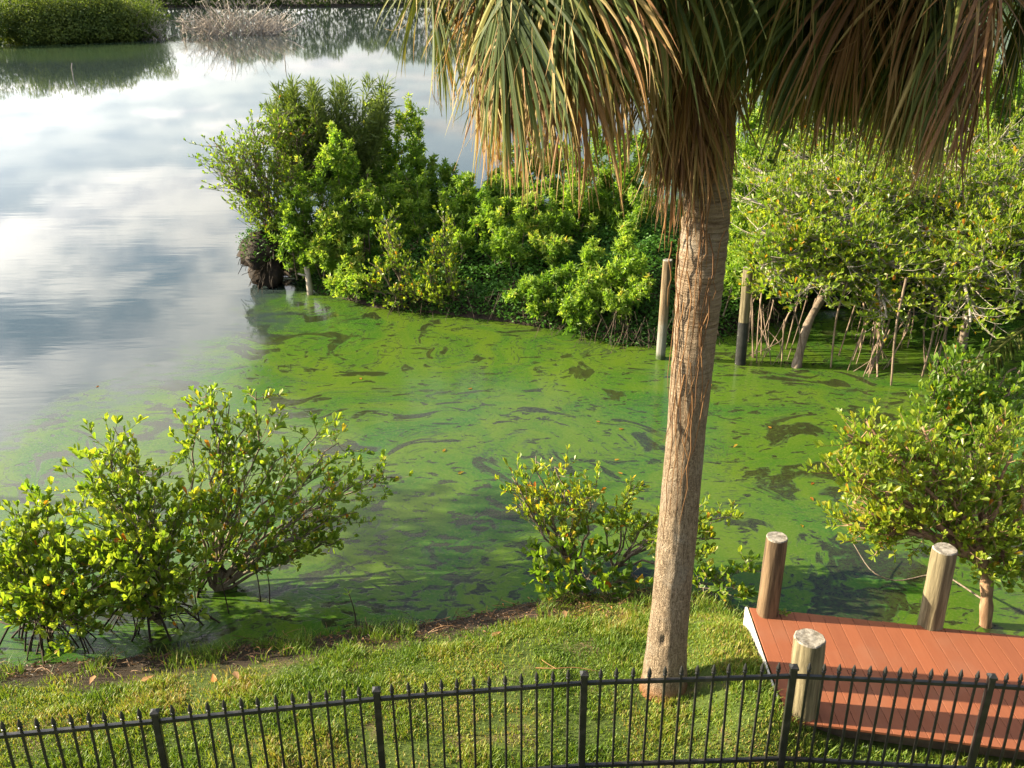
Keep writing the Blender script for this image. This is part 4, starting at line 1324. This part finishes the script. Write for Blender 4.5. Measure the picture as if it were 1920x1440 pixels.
def frond(az, r, zh, e1, blade, droop, dead, curl=45, nseg=72, twist=0.0, fold=1.0):
    """petiole from the crown to a hub r out and zh up, then a fan folded along its drooping costa"""
    hz = np.array([math.cos(az), math.sin(az), 0])
    hub = np.array([CR[0], CR[1], 0]) + hz * r + UP * (zh - PB[2])
    c_ = CR + hz * .12 - UP * (.5 if zh < 6.8 else 0)
    pts = bez(c_, (c_ + hub) / 2 + UP * max(.05, .28 * r) + hz * .1, hub, 12)
    e1 = math.radians(e1)
    lat0 = rng.normal(0, .18)
    cst = [pts[-1]]
    nc = 9
    for s in range(nc):
        e = max(e1 - math.radians(curl) * ((s + 1) / nc), -1.52)
        cst.append(cst[-1] + (hz * math.cos(e) + UP * math.sin(e)) * blade * .55 / nc)
    cst = np.array(cst)
    g = GB()
    gt = .78 if dead > .5 else .36
    tube(g, np.array(pts), np.linspace(.024, .012, len(pts)), 5, gt + rng.uniform(-.05, .1), False)
    tube(g, cst, np.linspace(.011, .003, nc + 1), 4, gt, False)
    lat = unit(np.array([-math.sin(az), math.cos(az), lat0]))
    ns = 11
    base_t = rng.uniform(.10, .30) if dead < .5 else rng.uniform(.64, .92)
    for sd in (-1, 1):
        for k in range(nseg // 2):
            q = k / (nseg / 2 - 1)
            x = q * nc
            i = min(int(x), nc - 1)
            p0 = cst[i] + (cst[i + 1] - cst[i]) * (x - i)
            T = unit(cst[i + 1] - cst[i])
            nrm = np.cross(lat, T)
            nrm = nrm if nrm[2] > 0 or abs(nrm[2]) < .2 else -nrm
            al = math.radians(118 * (1 - q) ** 1.15 + 5) * fold
            d = unit(T * math.cos(al) + sd * lat * math.sin(al) + nrm * .22 + lat * twist + rng.normal(0, .05 + .08 * dead, 3))
            L = blade * (.72 + .33 * math.sin(math.pi * (.2 + .6 * q))) * rng.uniform(.82, 1.1)
            w0 = .0195 * rng.uniform(.75, 1.2) * (1 - .3 * dead)
            P = [p0]
            dd = [d]
            wob = rng.normal(0, .05 + .10 * dead, 3)
            for s in range(1, ns):
                f = s / (ns - 1)
                d = unit(d + GDN * droop * (f ** 1.25) * .42 + wob * .35 * f)
                P.append(P[-1] + d * L / (ns - 1))
                dd.append(d)
            P, dd = np.array(P), np.array(dd)
            f = np.linspace(0, 1, ns)
            w = w0 * np.interp(f, [0, .12, .35, .6, .8, .93, 1], [.35, .8, 1, .85, .5, .2, .04])
            rf = unit(nrm + rng.normal(0, .25 + .4 * dead, 3))
            S = unit(np.cross(dd, rf))
            U = np.cross(S, dd)
            V = np.stack([P - S * w[:, None] + U * w[:, None] * .35, P, P + S * w[:, None] + U * w[:, None] * .35], 1).reshape(-1, 3)
            a = np.arange(ns - 1)[:, None] * 3
            Q = np.concatenate([a + np.array([[0, 1, 4, 3]]), a + np.array([[1, 2, 5, 4]])])
            tip = rng.uniform(.25, .75)
            tt = base_t + rng.normal(0, .06) + (np.clip((f - tip) / .35, 0, 1) * rng.uniform(.08, .42) if dead < .5 else rng.normal(0, .05) + .06 * np.sin(f * 5))
            if dead < .5 and rng.random() < .10 + .25 * dead:
                tt = tt + rng.uniform(.2, .4)
            g.add(V, Q, None, np.repeat(np.clip(tt, 0, 1), 3))
    for _ in range(9):                  # loose threads
        p0 = cst[rng.integers(3, nc)] + rng.normal(0, .15, 3) * [1, 1, .3]
        b = p0 + [rng.normal(0, .15), rng.normal(0, .15), -rng.uniform(.3, .9)]
        tube(g, bez(p0, (p0 + b) / 2 + rng.normal(0, .15, 3), b, 7), .0018, 3, rng.uniform(.55, .75), False)
    o = g.build('dead_frond' if dead > .5 else 'frond', M_PALM, palm)
    return o


R_ = math.radians
# azimuth 0 = right, 90 = away, 180 = left, 270 = towards the viewer
def ring(n, a0, a1, r, z, e, blade, droop, dead, **kw):
    for q in range(n):
        az = a0 + (a1 - a0) * (q + rng.random()) / n
        rr = rng.uniform(*r)
        dd = rng.uniform(*dead)
        frond(R_(az), rr, rng.uniform(*z) - .10 * rr ** 2, rng.uniform(*e), blade * rng.uniform(.88, 1.12), droop * rng.uniform(.7, 1.3), dd,
              nseg=54 if dd > .5 else 72, **kw)


ring(9, 160, 250, (.22, .42), (6.25, 6.85), (-86, -76), .95, .8, (1, 1), curl=4, fold=.34)         # dead skirt against the trunk
ring(13, 160, 234, (.8, 1.95), (7.05, 7.3), (-76, -54), 1.0, .8, (1, 1), fold=.75)               # hanging dead fans, left
ring(17, 306, 412, (.7, 2.1), (7.1, 7.45), (-80, -58), 1.06, .8, (1, 1), fold=.75)               # and right
ring(5, 60, 150, (.8, 1.6), (7.1, 7.4), (-75, -55), 1.05, .7, (1, 1), fold=.8)
ring(18, 157, 240, (.6, 2.15), (7.55, 7.95), (-62, -34), 1.10, .62, (0, .45))                       # green fans, left
ring(24, 302, 405, (.6, 2.3), (7.3, 7.7), (-68, -38), 1.14, .62, (0, .40))                      # green fans, right
ring(7, 238, 304, (.35, .7), (7.45, 7.7), (-78, -60), 1.0, .55, (0, .4))                          # towards the viewer
ring(9, 45, 155, (.8, 2.0), (7.3, 7.7), (-60, -30), 1.12, .6, (0, .3))                            # away
ring(10, 0, 360, (1.0, 1.7), (8.2, 8.8), (-20, 10), 1.1, .5, (0, .2), curl=60)                    # upper crown
ring(6, 0, 360, (.4, .8), (8.9, 9.3), (30, 60), 1.0, .35, (0, .1), curl=50)
# dry strands clinging to the trunk
for _ in range(26):
    a = R_(rng.uniform(165, 300))
    z0 = rng.uniform(3.4, 5.6)
    ln = rng.uniform(.5, 1.7)
    m_ = 8
    zq = np.linspace(z0, z0 - ln, m_)
    aa = a + np.cumsum(rng.normal(0, .10, m_))
    r = np.interp(zq, zc, rad) + .012 + rng.uniform(0, .03) + np.abs(np.cumsum(rng.normal(0, .010, m_)))
    q = np.stack([np.interp(zq, zc, cx) + np.cos(aa) * r, PY + np.sin(aa) * r, zq], 1) - PB
    g = GB()
    tube(g, q, np.linspace(.006, .0025, m_), 4, rng.uniform(.78, .97))
    g.build('dry_strand', M_PALM, palm, True)

# ------------------------------------------------------------------ dock deck and pilings
DZ = .25
DL = np.array([2.70, 8.96])
SK = -.19                                # the long edges run slightly askew to the boards
deck = thing('deck', 'red brown composite board deck at the lower right', 'deck', (2.7, 8.0, 0))
DB = np.array([2.7, 8.0, 0])
PIT, GAP, LEN = .158, .005, 1.80
NB = 30
for q in range(NB):
    x0, x1 = q * PIT, q * PIT + PIT - GAP
    yb0, yb1 = 8.96 + SK * x0, 8.96 + SK * x1
    sk = -.035
    jig = rng.normal(0, .002)
    V = []
    b = .002
    for z_, ins in ((DZ - .025, 0), (DZ - b, 0), (DZ, b)):
        V += [(2.70 + x0 + ins, yb0 + jig - ins, z_), (2.70 + x1 - ins, yb1 + jig - ins, z_),
              (2.70 + x1 - ins + sk, yb1 - LEN + ins, z_), (2.70 + x0 + ins + sk, yb0 - LEN + ins, z_)]
    V = np.array(V) - DB
    g = GB()
    g.add(V, [(0, 1, 2, 3)] + [(l * 4 + (a + 1) % 4, l * 4 + a, l * 4 + 4 + a, l * 4 + 4 + (a + 1) % 4) for l in (0, 1) for a in range(4)] + [(11, 10, 9, 8)])
    g.build('board', M_BOARD, deck)


def slab(name, mat, p, q, th, z0, z1):    # upright plank between two plan points
    p, q = np.array(p, float), np.array(q, float)
    d = (q - p) / np.linalg.norm(q - p)
    nrm = np.array([-d[1], d[0]]) * th
    c = [p, q, q + nrm, p + nrm]
    V = np.array([(*a, z) for z in (z0, z1) for a in c]) - DB
    g = GB()
    g.add(V, [(3, 2, 1, 0), (4, 5, 6, 7), (0, 1, 5, 4), (1, 2, 6, 5), (2, 3, 7, 6), (3, 0, 4, 7)])
    return g.build(name, mat, deck)


XR = 2.70 + NB * PIT
slab('end_fascia', M_WHITE, (2.678, 8.975), (2.643, 7.17), -.022, -.28, DZ - .004)
slab('rim_joist', M_JOIST, (2.74, 8.90), (XR, 8.90 + SK * (XR - 2.74)), .04, -.1, DZ - .03)
slab('rim_joist', M_JOIST, (2.70, 7.26), (XR, 7.26 + SK * (XR - 2.70)), .04, .04, DZ - .03)
for xx in (2.80, 3.9, 5.0, 6.1):
    slab('joist', M_JOIST, (xx, 8.86 + SK * (xx - 2.7)), (xx, 7.32 + SK * (xx - 2.7)), .04, .05, DZ - .032)


def piling(label, base, top, r, mat, group, seed, foot=None):
    base, top = np.array(base, float), np.array(top, float)
    root = thing('piling', label, 'piling', base, group)
    rg = np.random.default_rng(seed)
    k = 22
    an = np.arange(k) / k * 2 * math.pi
    fac = 1 + .045 * np.cos(an * 4 + rg.uniform(0, 6)) * .6 + .03 * rg.normal(0, .5, k)
    n = 16
    f = np.linspace(0, 1, n)
    axp = (top - base)[None] * f[:, None]
    rad_ = r * (1.04 - .06 * f)[:, None] * fac[None] * (1 + .012 * rg.normal(0, 1, (n, k)))
    V = np.stack([axp[:, 0:1] + np.cos(an) * rad_, axp[:, 1:2] + np.sin(an) * rad_, np.broadcast_to(axp[:, 2:3], (n, k))], -1)
    g = GB()
    i, j = np.meshgrid(np.arange(n - 1), np.arange(k), indexing='ij')
    Q = np.stack([i * k + j, i * k + (j + 1) % k, (i + 1) * k + (j + 1) % k, (i + 1) * k + j], -1).reshape(-1, 4)
    g.add(V.reshape(-1, 3), Q)
    g.build('post', mat, root, True)
    g = GB()
    rim = V[-1]
    c = rim.mean(0)
    tl = np.array([.0, -.0, .012])
    ring2 = c + (rim - c) * .93 + tl
    ring3 = c + (rim - c) * .5 + tl * .6
    W = np.concatenate([rim, ring2, ring3, [c + tl * .7]])
    Q = [(a, (a + 1) % k, k + (a + 1) % k, k + a) for a in range(k)] + [(k + a, k + (a + 1) % k, 2 * k + (a + 1) % k, 2 * k + a) for a in range(k)]
    g.add(W, Q, [(2 * k + a, 2 * k + (a + 1) % k, 3 * k) for a in range(k)])
    g.build('cut_end', M_CUT, root)
    if foot:
        fm, fh, nm = foot
        g = GB()
        zz_ = np.array([0, fh])
        f2 = zz_ / (top - base)[2]
        W = np.stack([((top - base)[None] * f2[:, None])[:, 0:1] + np.cos(an) * rad_[0] * 1.05, ((top - base)[None] * f2[:, None])[:, 1:2] + np.sin(an) * rad_[0] * 1.05,
                      np.broadcast_to(zz_[:, None], (2, k))], -1).reshape(-1, 3)
        g.add(W, [(a, (a + 1) % k, k + (a + 1) % k, k + a) for a in range(k)])
        g.build(nm, fm, root, True)
    return root


GP = 'wooden pilings around the deck'
b = at(1436, 1150, DZ)
tp = aty(1457, 1008, b[1] + .02)
piling('brown piling at the back left corner of the deck', (b[0], b[1], -1.0), tp, .118, M_PILING2, GP, 1)
b = at(1746, 1170, DZ)
tp = aty(1772, 1030, b[1])
piling('pale grey piling at the back edge of the deck by the mangrove trunk', (b[0], b[1], -1.0), tp, .128, M_PILING, GP, 2)
b = at(1503, 1372, -.02)
tp = aty(1518, 1197, b[1])
piling('thick piling with cracked top at the front of the deck behind the fence', (b[0], b[1], -.3), tp, .148, M_PILING, GP, 3)
b = at(1238, 672, WZ)
tp = aty(1252, 488, b[1])
piling('distant piling half hidden by the palm trunk standing in algae', (b[0], b[1], WZ - .3), tp, .098, M_PILWET, 'pilings across the inlet', 4)
b = at(1388, 682, WZ)
tp = aty(1403, 503, b[1])
piling('distant piling with black wrapped foot right of the palm trunk', (b[0], b[1], WZ - .3), tp, .108, M_PILING, 'pilings across the inlet', 5, (M_WRAP, 1.25, 'black_wrap'))

# ------------------------------------------------------------------ iron fence
PX = [(-560, 1438), (-121, 1389), (293, 1350), (707, 1308), (1095, 1278), (1487, 1265), (1857, 1283), (2215, 1308)]
posts = [at(x, y, 1.15) for x, y in PX]
fb = np.array([posts[4][0], posts[4][1], 0])
fence = thing('iron_fence', 'black iron fence with spear topped pickets across the foreground', 'fence', fb)


def box_mesh(name, h, bev=.12):
    g = GB()
    hx, hy, hz = h
    b = min(hx, hy) * bev * 2
    ring = [(-hx + b, -hy), (hx - b, -hy), (hx, -hy + b), (hx, hy - b), (hx - b, hy), (-hx + b, hy), (-hx, hy - b), (-hx, -hy + b)]
    V = np.array([(*r, z) for z in (-hz, hz) for r in ring])
    g.add(V, [(a, (a + 1) % 8, 8 + (a + 1) % 8, 8 + a) for a in range(8)] + [(0, 7, 6, 5), (0, 5, 4, 3)][:0],
          [(0, a + 1, a) for a in range(1, 7)] + [(8, 8 + a, 9 + a) for a in range(1, 7)])
    return g.mesh(name, M_IRON)


ME_POST = box_mesh('post', (.030, .030, .61))
ME_PICK = box_mesh('picket', (.0105, .0105, .555))
g = GB()
h = .036
g.add([(-h, -h, 0), (h, -h, 0), (h, h, 0), (-h, h, 0), (-h, -h, .022), (h, -h, .022), (h, h, .022), (-h, h, .022), (-.012, -.012, .042), (.012, -.012, .042),
       (.012, .012, .042), (-.012, .012, .042)],
      [(3, 2, 1, 0)] + [(l * 4 + a, l * 4 + (a + 1) % 4, l * 4 + 4 + (a + 1) % 4, l * 4 + 4 + a) for l in (0, 1) for a in range(4)] + [(8, 9, 10, 11)])
ME_CAP = g.mesh('cap', M_IRON)
g = GB()                                 # spear: socket, collar, blade
prof = [(0, .0125), (.028, .0125), (.030, .019), (.042, .019), (.046, .012), (.062, .021), (.070, .021), (.115, .009), (.135, .001)]
k = 8
an = np.arange(k) / k * 2 * math.pi + .39
V = np.array([(math.cos(a) * r, math.sin(a) * r, z) for z, r in prof for a in an])
g.add(V, [(l * k + a, l * k + (a + 1) % k, (l + 1) * k + (a + 1) % k, (l + 1) * k + a) for l in range(len(prof) - 1) for a in range(k)])
ME_SPEAR = g.mesh('spear_tip', M_IRON)
for q, p in enumerate(posts):
    nb = posts[min(q + 1, len(posts) - 1)] - posts[max(q - 1, 0)]
    rz = math.atan2(nb[1], nb[0])
    o = link('post', ME_POST, fence, (p[0] - fb[0], p[1] - fb[1], .61))
    o.rotation_euler.z = rz
    c = link('cap', ME_CAP, o, (0, 0, .611))
for q, (a, b) in enumerate(zip(posts, posts[1:])):
    d = (b - a)[:2]
    ln = np.linalg.norm(d)
    rz = math.atan2(d[1], d[0])
    mid = (a + b)[:2] / 2 - fb[:2]
    for zr in (1.135, .17):
        o = link('rail', box_mesh('rail', (ln / 2 - .031, .0165, .0165)), fence, (mid[0], mid[1], zr))
        o.rotation_euler.z = rz
    for i in range(12):
        p = a[:2] + d * (i + 1) / 13 - fb[:2]
        o = link('picket', ME_PICK, fence, (p[0], p[1], .615))
        o.rotation_euler = (rng.normal(0, .006), rng.normal(0, .006), rz)
        link('spear_tip', ME_SPEAR, o, (0, 0, .548))

# ------------------------------------------------------------------ small loose things
def loose_leaf(name, label, pos, L, W, tint, mat, group, curl=.25):
    g = GB()
    tv, tf = LEAF['obovate']
    V = np.array([[x * L, y * W, abs(z) * L * curl * 3 + .15 * L * (x - .5) ** 2] for x, y, z in tv])
    V = np.concatenate([V, V + [0, 0, -.0015]])
    g.add(V, np.concatenate([tf, tf[:, ::-1] + 6]), None, tint)
    o = g.build(name, mat, None, False, pos)
    o.rotation_euler = (rng.normal(0, .1), rng.normal(0, .1), rng.uniform(0, 6.28))
    return tag(o, label, 'leaf', group)


for x, y in ((678, 712), (877, 730), (870, 885), (1170, 805), (1162, 862), (1158, 886), (1205, 905), (1375, 840), (1520, 910), (1118, 790), (835, 842),
             (180, 727), (1505, 990), (1525, 940), (930, 900), (1170, 648), (1330, 720), (1440, 800)):
    loose_leaf('floating_leaf', 'small tan or orange leaf floating on the green algae', at(x, y, WZ) + [0, 0, .006], rng.uniform(.09, .13), .05, rng.uniform(.84, 1), M_LEAF,
               'leaves floating on the algae')
for x, y, lab, tt in ((290, 1268, 'pale curled dead leaf on the mud left of centre fence', .85), (400, 1268, 'reddish dead leaf on the mud by the shore', 1),
                      (170, 1292, 'tan curled dead leaf on the lawn edge at left', .8), (450, 1288, 'long tan dead leaf on the grass near the mud', .75),
                      (940, 1177, 'pale dead leaf at the mud edge in the middle', .85), (1060, 1148, 'light brown curled leaf below the broadleaf vine', .8)):
    p = at(x, y, -.2)
    p[2] = lawn_z(p[0], p[1]) + .05
    loose_leaf('fallen_leaf', lab, p, .15, .07, tt, M_LITTER, None)
b = at(685 / 2.743 + 1220, 660 / 2.743 + 915, DZ) + [0, 0, .002]
root = thing('sprig', 'small green sprig lying on the deck near the corner piling', 'sprig', b)
for q in range(6):
    o = link('leaf', leaf_mesh('obovate', M_LEAF, .6), root)
    a = q * 1.2
    d_, s_, n_ = leaf_frame(np.array([math.cos(a), math.sin(a), .5]), UP)
    d_, s_, n_ = d_ * .09, s_ * .04, n_ * .09
    o.matrix_local = Matrix(((d_[0], s_[0], n_[0], 0), (d_[1], s_[1], n_[1], 0), (d_[2], s_[2], n_[2], .02), (0, 0, 0, 1)))
b = at(1060, 1262, -.05)
g = GB()
tube(g, path([(-.32, .05, .03), (-.1, 0, .06), (.1, .04, .05), (.36, -.01, .03)], 12), np.linspace(.007, .003, 12), 5, .85)
tube(g, path([(-.1, 0, .06), (-.2, .1, .05), (-.25, .16, .05)], 6), .004, 4, .85)
tag(g.build('fallen_twig', M_LITTER, None, True, b), 'curved dry twig lying on the lawn behind a fence post', 'twig')

# mangrove standing just past the left edge: its long shadow crosses the algae
b = np.array([-14.5, 14.0, WZ])
shrub('mangrove_tree', 'tall mangrove past the left edge casting the long shadow on the algae', b,
      [((-14.9, 13.3, 4.7), (.6, .6, .4), 26), ((-14.2, 14.0, 5.0), (.6, .6, .4), 26), ((-14.6, 14.8, 4.8), (.6, .6, .4), 26), ((-15.0, 14.2, 5.3), (.5, .5, .35), 22),
       ((-13.9, 15.1, 5.2), (.5, .5, .35), 22), ((-14.3, 13.0, 5.1), (.5, .5, .35), 22), ((-14.6, 13.9, 4.4), (.6, .8, .3), 24)], .14, 11, .5, cat='tree', r0=.03,
      trunk=([b - [0, 0, .2], b + [.1, 0, 2.2], b + [-.1, 0, 4.2], b + [0, 0, 5.0]], [.12, .10, .08, .06]))
